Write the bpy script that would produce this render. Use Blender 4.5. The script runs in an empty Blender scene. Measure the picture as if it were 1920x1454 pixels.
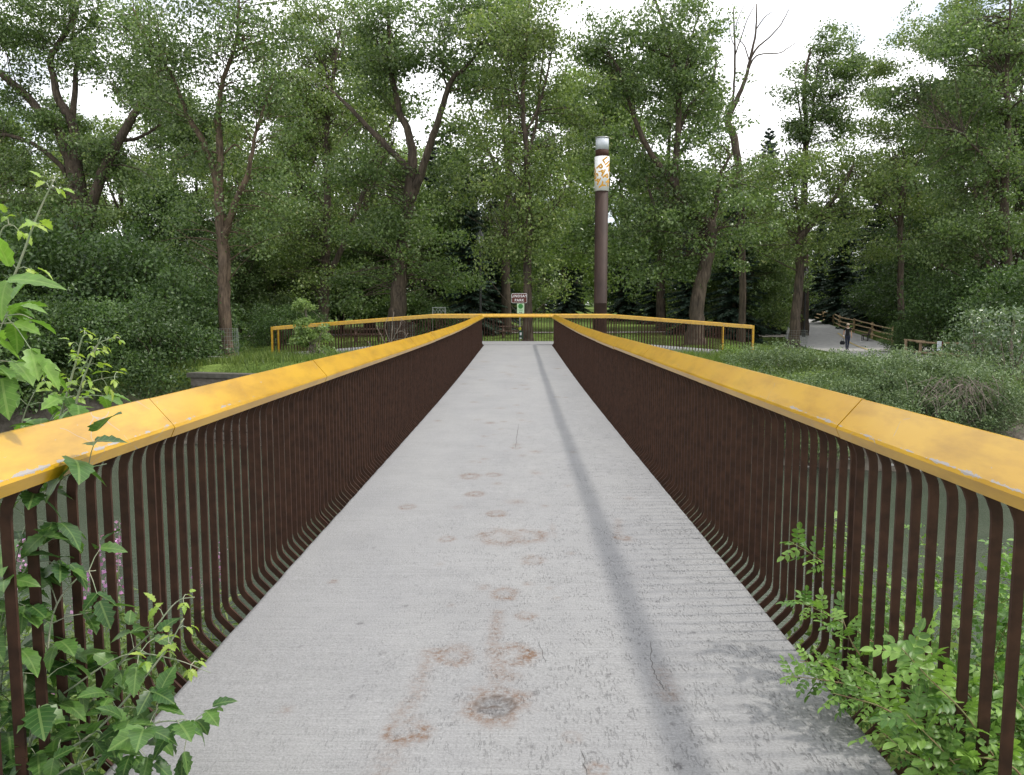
import bpy, bmesh, math, random
import numpy as np
from mathutils import Vector, Matrix, Euler

R = math.radians
scene = bpy.context.scene
COL = scene.collection

# ------------------------------------------------------------------ camera
CAMX, CAMZ, F = 0.065, 1.65, 1500.0
PITCH = math.atan(154 / F)
YAW = math.atan(14 / F)
cam_d = bpy.data.cameras.new('camera')
cam_d.sensor_width = 36.0
cam_d.lens = F / 1920 * 36.0
cam_d.clip_start = 0.05
cam_d.clip_end = 2000
cam = bpy.data.objects.new('camera', cam_d)
cam.location = (CAMX, 0, CAMZ)
cam.rotation_euler = (R(90) - PITCH, 0, YAW)
COL.objects.link(cam)
scene.camera = cam

# ------------------------------------------------------------------ sky and sun
SUN_TO = Vector((0.70, 0.05, 1.0)).normalized()
SUN_EL = math.asin(SUN_TO.z)
world = bpy.data.worlds.new('World')
scene.world = world
world.use_nodes = True
wn, wl = world.node_tree.nodes, world.node_tree.links
for n in list(wn):
    wn.remove(n)
w_out = wn.new('ShaderNodeOutputWorld')
w_bg = wn.new('ShaderNodeBackground')
w_sky = wn.new('ShaderNodeTexSky')
w_sky.sky_type = 'NISHITA'
w_sky.sun_disc = False
w_sky.sun_elevation = SUN_EL
w_sky.sun_rotation = R(85)
w_tc = wn.new('ShaderNodeTexCoord')
w_map = wn.new('ShaderNodeMapping')
w_map.inputs['Scale'].default_value = (1.0, 1.0, 2.2)
w_no = wn.new('ShaderNodeTexNoise')
w_no.inputs['Scale'].default_value = 2.1
w_no.inputs['Detail'].default_value = 6
w_no.inputs['Roughness'].default_value = 0.55
w_rmp = wn.new('ShaderNodeValToRGB')
w_rmp.color_ramp.elements[0].position = 0.35
w_rmp.color_ramp.elements[1].position = 0.48
w_mix = wn.new('ShaderNodeMixRGB')
w_mix.inputs['Color2'].default_value = (12.8, 12.9, 13.1, 1)
wl.new(w_tc.outputs['Generated'], w_map.inputs['Vector'])
wl.new(w_map.outputs['Vector'], w_no.inputs['Vector'])
wl.new(w_no.outputs['Fac'], w_rmp.inputs['Fac'])
wl.new(w_rmp.outputs['Color'], w_mix.inputs['Fac'])
wl.new(w_sky.outputs['Color'], w_mix.inputs['Color1'])
wl.new(w_mix.outputs['Color'], w_bg.inputs['Color'])
w_bg.inputs['Strength'].default_value = 0.1
wl.new(w_bg.outputs['Background'], w_out.inputs['Surface'])

sun_d = bpy.data.lights.new('sun', 'SUN')
sun_d.energy = 2.0
sun_d.angle = R(3.3)
sun_d.color = (1.0, 0.95, 0.86)
sun = bpy.data.objects.new('sun', sun_d)
sun.rotation_euler = (-SUN_TO).to_track_quat('-Z', 'Y').to_euler()
sun.location = (30, 0, 60)
COL.objects.link(sun)

vs = scene.view_settings
vs.view_transform = 'Standard'
vs.look = 'None'
vs.exposure = 0.62
vs.gamma = 1.0
vs.use_curve_mapping = False
try:
    cy = scene.cycles
    cy.max_bounces = 6
    cy.diffuse_bounces = 3
    cy.glossy_bounces = 3
    cy.transmission_bounces = 4
    cy.transparent_max_bounces = 6
    cy.caustics_reflective = False
    cy.caustics_refractive = False
except Exception:
    pass

# ------------------------------------------------------------------ helpers
CAM_M = Euler(cam.rotation_euler).to_matrix()


def P(px, py, d):
    """photo pixel -> the point of the world that lies d metres along the bridge axis"""
    v = CAM_M @ Vector(((px - 960) / F, -(py - 727) / F, -1.0))
    k = d / v.y
    return Vector((CAMX + v.x * k, d, CAMZ + v.z * k))


def PZ(px, py, z):
    v = CAM_M @ Vector(((px - 960) / F, -(py - 727) / F, -1.0))
    k = (z - CAMZ) / v.z
    return Vector((CAMX + v.x * k, v.y * k, z))


def sstep(a, b, x):
    t = np.clip((np.asarray(x, float) - a) / (b - a), 0, 1)
    return t * t * (3 - 2 * t)


_rs = np.random.RandomState(7)
_tab = _rs.rand(256, 256)


def vnoise(x, y):
    x = np.asarray(x, float); y = np.asarray(y, float)
    xi = np.floor(x).astype(int); yi = np.floor(y).astype(int)
    fx = x - xi; fy = y - yi
    fx = fx * fx * (3 - 2 * fx); fy = fy * fy * (3 - 2 * fy)
    g = lambda a, b: _tab[a % 256, b % 256]
    return (g(xi, yi) * (1 - fx) + g(xi + 1, yi) * fx) * (1 - fy) + (g(xi, yi + 1) * (1 - fx) + g(xi + 1, yi + 1) * fx) * fy


def ground_z(x, y):
    x = np.asarray(x, float); y = np.asarray(y, float)
    # far bank, lawn and slow rise beyond it
    far = -0.45 + 1.75 * sstep(68, 125, y)
    far = far - 0.85 * sstep(11, 20, x) * (1 - sstep(45, 80, y))
    far = far - 0.25 * sstep(-9, -14, x) * (1 - sstep(40, 60, y))
    far = far + 0.10 * (vnoise(x * 0.15 + 3, y * 0.15) - 0.5)
    # bed of the river and its banks
    edge = 29.2 - 1.6 * sstep(6, 14, x) - 3.5 * sstep(18, 28, x) + 0.8 * (vnoise(x * 0.3, 5.5) - 0.5)
    wid = 1.2 + 4.8 * sstep(-7, 6, x)
    up = sstep(edge - wid, edge, y)
    bed = -4.0
    z = bed + (far - bed) * up
    nb = -0.45 + 0.25 * (vnoise(x * 0.7, y * 0.7) - 0.5)
    down = sstep(2.6, 11.0, y + 0.6 * (vnoise(x * 0.4 + 9, 1.5) - 0.5))
    zn = nb + (bed - nb) * down
    return np.where(y < 15, zn, z)


def gz(x, y):
    return float(ground_z(x, y))


class MB:
    """collects simple solids and turns them into one mesh object"""

    def __init__(self):
        self.v = []; self.f = []; self.m = []

    def add(self, verts, faces, mi=0):
        o = len(self.v)
        self.v += [tuple(p) for p in verts]
        self.f += [tuple(i + o for i in q) for q in faces]
        self.m += [mi] * len(faces)

    def box(self, c, s, rot=None, mi=0):
        hx, hy, hz = s[0] / 2, s[1] / 2, s[2] / 2
        vs_ = [Vector((sx * hx, sy * hy, sz * hz)) for sx in (-1, 1) for sy in (-1, 1) for sz in (-1, 1)]
        if rot is not None:
            M = rot if isinstance(rot, Matrix) else Euler(rot).to_matrix()
            vs_ = [M @ q for q in vs_]
        vs_ = [q + Vector(c) for q in vs_]
        self.add(vs_, [(0, 1, 3, 2), (4, 6, 7, 5), (0, 4, 5, 1), (2, 3, 7, 6), (0, 2, 6, 4), (1, 5, 7, 3)], mi)

    def tube(self, pts, rad, n=6, mi=0, cap=True, flat=None):
        pts = [Vector(p) for p in pts]
        if not hasattr(rad, '__len__'):
            rad = [rad] * len(pts)
        rings = []
        ref = None
        for i, p in enumerate(pts):
            t = (pts[min(i + 1, len(pts) - 1)] - pts[max(i - 1, 0)])
            if t.length < 1e-9:
                t = Vector((0, 0, 1))
            t.normalize()
            if ref is None:
                ref = Vector((1, 0, 0)) if abs(t.x) < 0.8 else Vector((0, 1, 0))
            u = ref - t * ref.dot(t)
            if u.length < 1e-6:
                u = t.orthogonal()
            u.normalize()
            ref = u
            w = t.cross(u)
            ring = [p + (u * math.cos(2 * math.pi * k / n) + w * math.sin(2 * math.pi * k / n)) * rad[i] for k in range(n)]
            rings.append(ring)
        verts = [q for r in rings for q in r]
        faces = []
        for i in range(len(pts) - 1):
            for k in range(n):
                a = i * n + k; b = i * n + (k + 1) % n
                faces.append((a, b, b + n, a + n))
        if cap:
            faces.append(tuple(range(n - 1, -1, -1)))
            faces.append(tuple(range((len(pts) - 1) * n, len(pts) * n)))
        self.add(verts, faces, mi)

    def lathe(self, prof, c=(0, 0, 0), n=16, mi=0):
        verts = []; faces = []
        for (r, z) in prof:
            for k in range(n):
                a = 2 * math.pi * k / n
                verts.append((c[0] + r * math.cos(a), c[1] + r * math.sin(a), c[2] + z))
        for i in range(len(prof) - 1):
            for k in range(n):
                a = i * n + k; b = i * n + (k + 1) % n
                faces.append((a, b, b + n, a + n))
        faces.append(tuple(range(n - 1, -1, -1)))
        faces.append(tuple(range((len(prof) - 1) * n, len(prof) * n)))
        self.add(verts, faces, mi)

    def sweep(self, prof, frames, mi=0):
        """prof: list of (a,b); frames: list of (origin, axis_a, axis_b)"""
        n = len(prof)
        verts = []
        for (o, a, b) in frames:
            for (pa, pb) in prof:
                verts.append(Vector(o) + Vector(a) * pa + Vector(b) * pb)
        faces = []
        for i in range(len(frames) - 1):
            for k in range(n):
                q = i * n + k; r = i * n + (k + 1) % n
                faces.append((q, q + n, r + n, r))
        faces.append(tuple(range(n)))
        faces.append(tuple(range(len(frames) * n - 1, (len(frames) - 1) * n - 1, -1)))
        self.add(verts, faces, mi)

    def mesh(self, name, mats, smooth=False):
        me = bpy.data.meshes.new(name)
        me.from_pydata(self.v, [], self.f)
        for m in (mats if isinstance(mats, (list, tuple)) else [mats]):
            me.materials.append(m)
        if max(self.m or [0]) > 0:
            me.polygons.foreach_set('material_index', self.m)
        bm = bmesh.new(); bm.from_mesh(me)
        bmesh.ops.recalc_face_normals(bm, faces=bm.faces)
        bm.to_mesh(me); bm.free()
        if smooth:
            me.polygons.foreach_set('use_smooth', [True] * len(me.polygons))
        me.update()
        return me

    def build(self, name, mats, parent=None, smooth=False, loc=None):
        return link(name, self.mesh(name, mats, smooth), parent, loc)


def link(name, me, parent=None, loc=None, rot=None, scale=None):
    o = bpy.data.objects.new(name, me)
    if parent is not None:
        o.parent = parent
    if loc is not None:
        o.location = loc
    if rot is not None:
        o.rotation_euler = rot
    if scale is not None:
        o.scale = scale if hasattr(scale, '__len__') else (scale,) * 3
    COL.objects.link(o)
    return o


def tag(o, label=None, cat=None, group=None, kind=None):
    if label: o['label'] = label
    if cat: o['category'] = cat
    if group: o['group'] = group
    if kind: o['kind'] = kind
    return o


def thing(name, label, cat, loc=(0, 0, 0), rz=0.0, group=None):
    o = bpy.data.objects.new(name, None)
    o.empty_display_size = 0.2
    o.location = loc
    o.rotation_euler = (0, 0, rz)
    COL.objects.link(o)
    return tag(o, label, cat, group)


def copy_tree(o, parent=None):
    c = o.copy()
    COL.objects.link(c)
    if parent is not None:
        c.parent = parent
    for ch in list(o.children):
        copy_tree(ch, c)
    return c


def np_mesh(name, verts, faces, mat, smooth=False):
    """verts (N,3), faces (M,3 or 4) arrays"""
    me = bpy.data.meshes.new(name)
    nv, (nf, k) = len(verts), faces.shape
    me.vertices.add(nv)
    me.vertices.foreach_set('co', np.ascontiguousarray(verts, dtype=np.float32).ravel())
    me.loops.add(nf * k)
    me.loops.foreach_set('vertex_index', np.ascontiguousarray(faces, dtype=np.int32).ravel())
    me.polygons.add(nf)
    me.polygons.foreach_set('loop_start', np.arange(0, nf * k, k, dtype=np.int32))
    me.polygons.foreach_set('loop_total', np.full(nf, k, dtype=np.int32))
    if smooth:
        me.polygons.foreach_set('use_smooth', np.ones(nf, dtype=bool))
    for m in (mat if isinstance(mat, (list, tuple)) else [mat]):
        me.materials.append(m)
    me.update()
    me.validate()
    return me


# ------------------------------------------------------------------ materials
def new_mat(name):
    m = bpy.data.materials.new(name)
    m.use_nodes = True
    nt = m.node_tree
    b = nt.nodes['Principled BSDF']
    return m, nt, nt.nodes, nt.links, b


def noise_col(nt, coord, scale, c1, c2, lo=0.35, hi=0.65, detail=4, rough=0.6, stretch=None):
    n, l = nt.nodes, nt.links
    src = coord
    if stretch:
        mp = n.new('ShaderNodeMapping'); mp.inputs['Scale'].default_value = stretch
        l.new(coord, mp.inputs['Vector']); src = mp.outputs['Vector']
    no = n.new('ShaderNodeTexNoise')
    no.inputs['Scale'].default_value = scale
    no.inputs['Detail'].default_value = detail
    no.inputs['Roughness'].default_value = rough
    l.new(src, no.inputs['Vector'])
    rp = n.new('ShaderNodeValToRGB')
    rp.color_ramp.elements[0].position = lo; rp.color_ramp.elements[1].position = hi
    rp.color_ramp.elements[0].color = (*c1, 1); rp.color_ramp.elements[1].color = (*c2, 1)
    l.new(no.outputs['Fac'], rp.inputs['Fac'])
    return rp.outputs['Color'], no.outputs['Fac']


def mixc(nt, fac, a, b, mode='MIX'):
    n, l = nt.nodes, nt.links
    mx = n.new('ShaderNodeMixRGB'); mx.blend_type = mode
    for sock, val in (('Fac', fac), ('Color1', a), ('Color2', b)):
        if isinstance(val, (int, float)):
            mx.inputs[sock].default_value = val
        elif isinstance(val, tuple):
            mx.inputs[sock].default_value = (*val, 1) if len(val) == 3 else val
        else:
            l.new(val, mx.inputs[sock])
    return mx.outputs['Color']


def mth(nt, op, a, b=0.0, clamp=False):
    n, l = nt.nodes, nt.links
    m = n.new('ShaderNodeMath'); m.operation = op; m.use_clamp = clamp
    for i, v in enumerate((a, b)):
        if isinstance(v, (int, float)):
            m.inputs[i].default_value = v
        else:
            l.new(v, m.inputs[i])
    return m.outputs[0]


def bump(nt, bsdf, height, strength=0.3, dist=0.02):
    b = nt.nodes.new('ShaderNodeBump')
    b.inputs['Strength'].default_value = strength
    b.inputs['Distance'].default_value = dist
    nt.links.new(height, b.inputs['Height'])
    nt.links.new(b.outputs['Normal'], bsdf.inputs['Normal'])


def ocoord(nt, which='Object'):
    return nt.nodes.new('ShaderNodeTexCoord').outputs[which]


def wpos(nt):
    return nt.nodes.new('ShaderNodeNewGeometry').outputs['Position']


def simple(name, c1, c2=None, scale=8.0, rough=0.7, spec=0.3, metal=0.0, bmp=0.0, stretch=None, coord='Object', bdist=0.01):
    m, nt, n, l, b = new_mat(name)
    c2 = c2 or tuple(x * 0.75 for x in c1)
    co = wpos(nt) if coord == 'World' else ocoord(nt, coord)
    col, fac = noise_col(nt, co, scale, c1, c2, stretch=stretch)
    l.new(col, b.inputs['Base Color'])
    b.inputs['Roughness'].default_value = rough
    b.inputs['Specular IOR Level'].default_value = spec
    b.inputs['Metallic'].default_value = metal
    if bmp:
        bump(nt, b, fac, bmp, bdist)
    return m


def leaf_mat(name, dark, light, third=None, trans=0.28, rough=0.42, spec=0.35, vein=False):
    m, nt, n, l, b = new_mat(name)
    geo = n.new('ShaderNodeNewGeometry')
    rp = n.new('ShaderNodeValToRGB')
    rp.color_ramp.elements[0].color = (*dark, 1)
    rp.color_ramp.elements[1].color = (*light, 1)
    rp.color_ramp.elements[0].position = 0.1
    rp.color_ramp.elements[1].position = 0.92
    if third:
        e = rp.color_ramp.elements.new(0.985); e.color = (*third, 1)
    if vein:
        oi = n.new('ShaderNodeObjectInfo')
        l.new(oi.outputs['Random'], rp.inputs['Fac'])
    else:
        l.new(geo.outputs['Random Per Island'], rp.inputs['Fac'])
    # large soft drift of colour through a crown
    no = n.new('ShaderNodeTexNoise'); no.inputs['Scale'].default_value = 0.35 if not vein else 30
    no.inputs['Detail'].default_value = 2
    l.new(geo.outputs['Position'], no.inputs['Vector'])
    mp = n.new('ShaderNodeMapRange')
    mp.inputs['From Min'].default_value = 0.3; mp.inputs['From Max'].default_value = 0.7
    mp.inputs['To Min'].default_value = 0.78; mp.inputs['To Max'].default_value = 1.25
    l.new(no.outputs['Fac'], mp.inputs['Value'])
    hsv = n.new('ShaderNodeHueSaturation')
    l.new(mp.outputs['Result'], hsv.inputs['Value'])
    l.new(rp.outputs['Color'], hsv.inputs['Color'])
    col = hsv.outputs['Color']
    if vein:
        # paler midrib and side veins along the leaf's own axes
        uv = n.new('ShaderNodeTexCoord')
        sp = n.new('ShaderNodeSeparateXYZ'); l.new(uv.outputs['Object'], sp.inputs[0])
        ax = mth(nt, 'ABSOLUTE', sp.outputs['X'])
        mid = mth(nt, 'LESS_THAN', ax, 0.0028)
        s = mth(nt, 'SUBTRACT', sp.outputs['Y'], mth(nt, 'MULTIPLY', ax, 0.75))
        fr = mth(nt, 'FRACT', mth(nt, 'MULTIPLY', s, 62.0))
        side = mth(nt, 'LESS_THAN', fr, 0.13)
        vv = mth(nt, 'MAXIMUM', mid, mth(nt, 'MULTIPLY', side, 0.6))
        col = mixc(nt, mth(nt, 'MULTIPLY', vv, 0.3), col, (0.30, 0.42, 0.14))
        bump(nt, b, mth(nt, 'SUBTRACT', 1.0, vv), 0.5, 0.002)
    l.new(col, b.inputs['Base Color'])
    b.inputs['Roughness'].default_value = rough
    b.inputs['Specular IOR Level'].default_value = spec
    tr = n.new('ShaderNodeBsdfTranslucent')
    tcol = mixc(nt, 1.0, col, (1.25, 1.35, 0.7), 'MULTIPLY')
    l.new(tcol, tr.inputs['Color'])
    ms = n.new('ShaderNodeMixShader'); ms.inputs['Fac'].default_value = trans
    l.new(b.outputs['BSDF'], ms.inputs[1]); l.new(tr.outputs['BSDF'], ms.inputs[2])
    l.new(ms.outputs['Shader'], n['Material Output'].inputs['Surface'])
    return m


def bark_mat(name, c1, c2, scale=5.0, b_=0.8):
    m, nt, n, l, b = new_mat(name)
    co = wpos(nt)
    col, f = noise_col(nt, co, scale, c1, c2, 0.3, 0.7, 6, 0.65, stretch=(2.2, 2.2, 0.35))
    col2, f2 = noise_col(nt, co, 1.3, (0.75, 0.75, 0.75), (1.2, 1.15, 1.05), 0.3, 0.7, 3)
    l.new(mixc(nt, 1.0, col, col2, 'MULTIPLY'), b.inputs['Base Color'])
    b.inputs['Roughness'].default_value = 0.9
    b.inputs['Specular IOR Level'].default_value = 0.15
    bump(nt, b, f, b_, 0.06)
    return m


M = {}
M['leaf_cotton'] = leaf_mat('cottonwood_leaf', (0.060, 0.102, 0.032), (0.165, 0.230, 0.087), (0.21, 0.255, 0.11), trans=0.36, rough=0.36, spec=0.42)
M['leaf_cotton2'] = leaf_mat('cottonwood_leaf_warm', (0.076, 0.118, 0.032), (0.200, 0.262, 0.085), (0.26, 0.28, 0.11), trans=0.36, rough=0.36, spec=0.42)
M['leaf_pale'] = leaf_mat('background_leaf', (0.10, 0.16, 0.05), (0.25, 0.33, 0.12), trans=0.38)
M['leaf_elder'] = leaf_mat('understory_leaf', (0.036, 0.072, 0.022), (0.102, 0.164, 0.050), trans=0.32, spec=0.45)
M['leaf_willow'] = leaf_mat('willow_leaf', (0.078, 0.125, 0.055), (0.19, 0.25, 0.12), trans=0.22)
M['leaf_silver'] = leaf_mat('silver_shrub_leaf', (0.06, 0.10, 0.05), (0.17, 0.22, 0.13), rough=0.33, spec=0.6)
M['leaf_bright'] = leaf_mat('bright_sapling_leaf', (0.10, 0.17, 0.035), (0.21, 0.30, 0.075))
M['needle'] = leaf_mat('spruce_needle', (0.016, 0.036, 0.022), (0.045, 0.075, 0.05), trans=0.1, rough=0.6)
M['leaf_herb'] = leaf_mat('bank_herb_leaf', (0.10, 0.17, 0.05), (0.24, 0.32, 0.12), trans=0.35)
M['boxelder'] = leaf_mat('box_elder_leaf', (0.032, 0.085, 0.020), (0.085, 0.175, 0.036), trans=0.3, rough=0.38, spec=0.4, vein=True)
M['boxelder_mid'] = leaf_mat('yellowish_box_elder_leaf', (0.075, 0.165, 0.026), (0.150, 0.275, 0.050), trans=0.38, rough=0.42, spec=0.35, vein=True)  # lighter, yellower leaf green for the upper stems
M['boxelder_young'] = leaf_mat('young_box_elder_leaf', (0.20, 0.32, 0.05), (0.33, 0.42, 0.08), trans=0.35, vein=True)
M['rose'] = leaf_mat('rose_leaf', (0.075, 0.165, 0.034), (0.20, 0.34, 0.07), trans=0.3, vein=True)
M['grass'] = leaf_mat('grass_blade', (0.07, 0.12, 0.025), (0.16, 0.21, 0.05))
M['petal'] = leaf_mat('purple_petal', (0.35, 0.12, 0.36), (0.62, 0.34, 0.60), trans=0.3)
M['stem'] = simple('green_stem', (0.20, 0.27, 0.16), (0.30, 0.30, 0.22), 20, 0.6)
M['cane'] = simple('rose_cane', (0.22, 0.24, 0.10), (0.25, 0.14, 0.09), 20, 0.6)
M['twig'] = simple('dead_twig', (0.25, 0.21, 0.18), (0.15, 0.12, 0.10), 6, 0.85)
M['bark'] = bark_mat('furrowed_bark', (0.030, 0.024, 0.020), (0.135, 0.108, 0.088))
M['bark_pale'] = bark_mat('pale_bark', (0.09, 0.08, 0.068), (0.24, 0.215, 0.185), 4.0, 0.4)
M['bark_warm'] = bark_mat('warm_bark', (0.045, 0.034, 0.026), (0.20, 0.150, 0.112))

# ---- concrete of the deck: grain, broom marks, rust stains held in vertex attributes
def deck_mat():
    m, nt, n, l, b = new_mat('deck_concrete')
    co = wpos(nt)
    base, f1 = noise_col(nt, co, 1.3, (0.228, 0.229, 0.233), (0.256, 0.257, 0.260), 0.3, 0.7, 5)
    fine, f2 = noise_col(nt, co, 95, (0.80, 0.80, 0.80), (1.12, 1.12, 1.12), 0.3, 0.7, 3)
    col = mixc(nt, 1.0, base, fine, 'MULTIPLY')
    # worn broom texture: short cuts, mostly along the walk
    cut, f3 = noise_col(nt, co, 46, (0, 0, 0), (1, 1, 1), 0.55, 0.66, 4, 0.6, stretch=(2.4, 0.6, 1))
    cut2, f4 = noise_col(nt, co, 10, (0, 0, 0), (1, 1, 1), 0.40, 0.60, 2)
    sep = n.new('ShaderNodeSeparateXYZ'); l.new(co, sep.inputs[0])
    sidew = n.new('ShaderNodeMapRange')
    sidew.inputs['From Min'].default_value = -0.9; sidew.inputs['From Max'].default_value = 1.1
    sidew.inputs['To Min'].default_value = 0.25; sidew.inputs['To Max'].default_value = 0.85
    l.new(sep.outputs['X'], sidew.inputs['Value'])
    cutm = mth(nt, 'MULTIPLY', mixc(nt, 1.0, cut, cut2, 'MULTIPLY'), sidew.outputs['Result'])
    col = mixc(nt, mth(nt, 'MULTIPLY', cutm, 0.42), col, (0.105, 0.105, 0.11))
    brush, fb = noise_col(nt, co, 60, (0.90, 0.90, 0.90), (1.07, 1.07, 1.07), 0.3, 0.7, 3, 0.6, stretch=(0.05, 1.6, 1))
    col = mixc(nt, 1.0, col, brush, 'MULTIPLY')
    drift, fd = noise_col(nt, co, 0.9, (0.93, 0.93, 0.94), (1.05, 1.045, 1.03), 0.3, 0.7, 5, 0.65, stretch=(1.6, 0.35, 1))
    col = mixc(nt, 1.0, col, drift, 'MULTIPLY')
    at = n.new('ShaderNodeAttribute'); at.attribute_name = 'stain'
    sp = n.new('ShaderNodeSeparateColor'); l.new(at.outputs['Color'], sp.inputs[0])
    brk, f5 = noise_col(nt, co, 42, (0.05, 0.05, 0.05), (1.5, 1.5, 1.5), 0.36, 0.66, 5, 0.7)
    sfac = mth(nt, 'MULTIPLY', sp.outputs['Red'], brk, True)
    col = mixc(nt, sfac, col, (0.135, 0.083, 0.055))
    ofac = mth(nt, 'MULTIPLY', sp.outputs['Green'], brk, True)
    col = mixc(nt, mth(nt, 'MULTIPLY', ofac, 0.8), col, (0.075, 0.072, 0.075))
    col = mixc(nt, sp.outputs['Blue'], col, (0.085, 0.065, 0.055))
    l.new(col, b.inputs['Base Color'])
    b.inputs['Roughness'].default_value = 0.82
    b.inputs['Specular IOR Level'].default_value = 0.25
    h = mth(nt, 'SUBTRACT', mth(nt, 'MULTIPLY', f2, 0.35), mth(nt, 'MULTIPLY', cutm, 0.6))
    bump(nt, b, h, 0.85, 0.012)
    return m


M['deck'] = deck_mat()
M['landing'] = simple('landing_concrete', (0.225, 0.225, 0.227), (0.19, 0.19, 0.192), 4, 0.85, coord='World')
M['crack'] = simple('crack_dark', (0.05, 0.047, 0.045), (0.09, 0.085, 0.08), 30, 0.9, coord='World')
M['slab'] = simple('slab_concrete', (0.34, 0.34, 0.335), (0.28, 0.28, 0.275), 5, 0.85, bmp=0.2, coord='World')
M['rust'] = simple('weathering_steel', (0.030, 0.0150, 0.010), (0.056, 0.0265, 0.0165), 14, 0.7, 0.2, bmp=0.25, coord='World', bdist=0.002)


def yellow_mat():
    m, nt, n, l, b = new_mat('yellow_paint')
    oc = ocoord(nt)
    wp = wpos(nt)
    col, f = noise_col(nt, wp, 2.2, (0.44, 0.236, 0.008), (0.50, 0.290, 0.013), 0.3, 0.7, 4)
    # grime drawn along the rail
    dirt, fd = noise_col(nt, wp, 9, (0.78, 0.75, 0.70), (1.05, 1.05, 1.05), 0.33, 0.56, 5, 0.65, stretch=(1, 0.25, 1))
    col = mixc(nt, 1.0, col, dirt, 'MULTIPLY')
    sp = n.new('ShaderNodeSeparateXYZ'); l.new(oc, sp.inputs[0])
    # paint rubbed off the inner arris
    e = mth(nt, 'ABSOLUTE', mth(nt, 'SUBTRACT', sp.outputs['Z'], 1.152))
    ex = mth(nt, 'ABSOLUTE', mth(nt, 'SUBTRACT', mth(nt, 'ABSOLUTE', sp.outputs['X']), 1.412))
    near = mth(nt, 'SUBTRACT', 1.0, mth(nt, 'DIVIDE', mth(nt, 'MAXIMUM', e, ex), 0.021), True)
    _, fn = noise_col(nt, wp, 16, (0, 0, 0), (1, 1, 1), 0.4, 0.6, 5, 0.7, stretch=(1, 0.5, 1))
    worn = mth(nt, 'GREATER_THAN', mth(nt, 'ADD', mth(nt, 'MULTIPLY', near, 0.42), fn), 0.83)
    # chips and scratches on the top
    _, fc = noise_col(nt, wp, 38, (0, 0, 0), (1, 1, 1), 0.4, 0.6, 4, 0.6, stretch=(1, 0.45, 1))
    chip = mth(nt, 'GREATER_THAN', fc, 0.725)
    vo = n.new('ShaderNodeTexVoronoi'); vo.feature = 'DISTANCE_TO_EDGE'; vo.inputs['Scale'].default_value = 2.2
    dn = n.new('ShaderNodeTexNoise'); dn.inputs['Scale'].default_value = 4
    l.new(wp, dn.inputs['Vector'])
    vm = n.new('ShaderNodeMixRGB'); vm.inputs['Fac'].default_value = 0.25
    l.new(wp, vm.inputs['Color1']); l.new(dn.outputs['Color'], vm.inputs['Color2'])
    l.new(vm.outputs['Color'], vo.inputs['Vector'])
    _, fs = noise_col(nt, wp, 3.2, (0, 0, 0), (1, 1, 1), 0.4, 0.6, 3)
    scr = mth(nt, 'MULTIPLY', mth(nt, 'LESS_THAN', vo.outputs['Distance'], 0.0028), mth(nt, 'GREATER_THAN', fs, 0.55))
    bare = mth(nt, 'MAXIMUM', mth(nt, 'MAXIMUM', worn, chip), mth(nt, 'MULTIPLY', scr, 0.75))
    col = mixc(nt, bare, col, (0.30, 0.27, 0.25))
    l.new(col, b.inputs['Base Color'])
    b.inputs['Roughness'].default_value = 0.30
    b.inputs['Specular IOR Level'].default_value = 0.55
    b.inputs['Coat Weight'].default_value = 0.15
    b.inputs['Coat Roughness'].default_value = 0.12
    bump(nt, b, mth(nt, 'SUBTRACT', 1.0, bare), 0.25, 0.002)
    return m


M['yellow'] = yellow_mat()


def ground_mat():
    m, nt, n, l, b = new_mat('park_ground')
    wp = wpos(nt)
    g1, f1 = noise_col(nt, wp, 0.5, (0.085, 0.135, 0.032), (0.150, 0.205, 0.052), 0.3, 0.7, 6)
    g2, f2 = noise_col(nt, wp, 14, (0.7, 0.7, 0.7), (1.25, 1.25, 1.2), 0.3, 0.7, 3)
    grass = mixc(nt, 1.0, g1, g2, 'MULTIPLY')
    soil, f3 = noise_col(nt, wp, 3.0, (0.07, 0.058, 0.045), (0.20, 0.18, 0.15), 0.3, 0.7, 6)
    sp = n.new('ShaderNodeSeparateXYZ'); l.new(wp, sp.inputs[0])
    mr = n.new('ShaderNodeMapRange')
    mr.inputs['From Min'].default_value = -0.75; mr.inputs['From Max'].default_value = -1.5
    l.new(mth(nt, 'ADD', sp.outputs['Z'], mth(nt, 'MULTIPLY', f1, 0.8)), mr.inputs['Value'])
    col = mixc(nt, mr.outputs['Result'], grass, soil)
    l.new(col, b.inputs['Base Color'])
    b.inputs['Roughness'].default_value = 0.95
    b.inputs['Specular IOR Level'].default_value = 0.1
    bump(nt, b, f2, 0.6, 0.05)
    return m


M['ground'] = ground_mat()


def water_mat():
    m, nt, n, l, b = new_mat('river_water')
    wp = wpos(nt)
    col, _ = noise_col(nt, wp, 0.25, (0.040, 0.054, 0.038), (0.066, 0.078, 0.055), 0.3, 0.7, 4)
    l.new(col, b.inputs['Base Color'])
    b.inputs['Roughness'].default_value = 0.12
    b.inputs['Specular IOR Level'].default_value = 0.5
    b.inputs['IOR'].default_value = 1.33
    _, f = noise_col(nt, wp, 5.0, (0, 0, 0), (1, 1, 1), 0.3, 0.7, 4, 0.6, stretch=(1, 2.2, 1))
    bump(nt, b, f, 0.22, 0.08)
    return m


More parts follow.
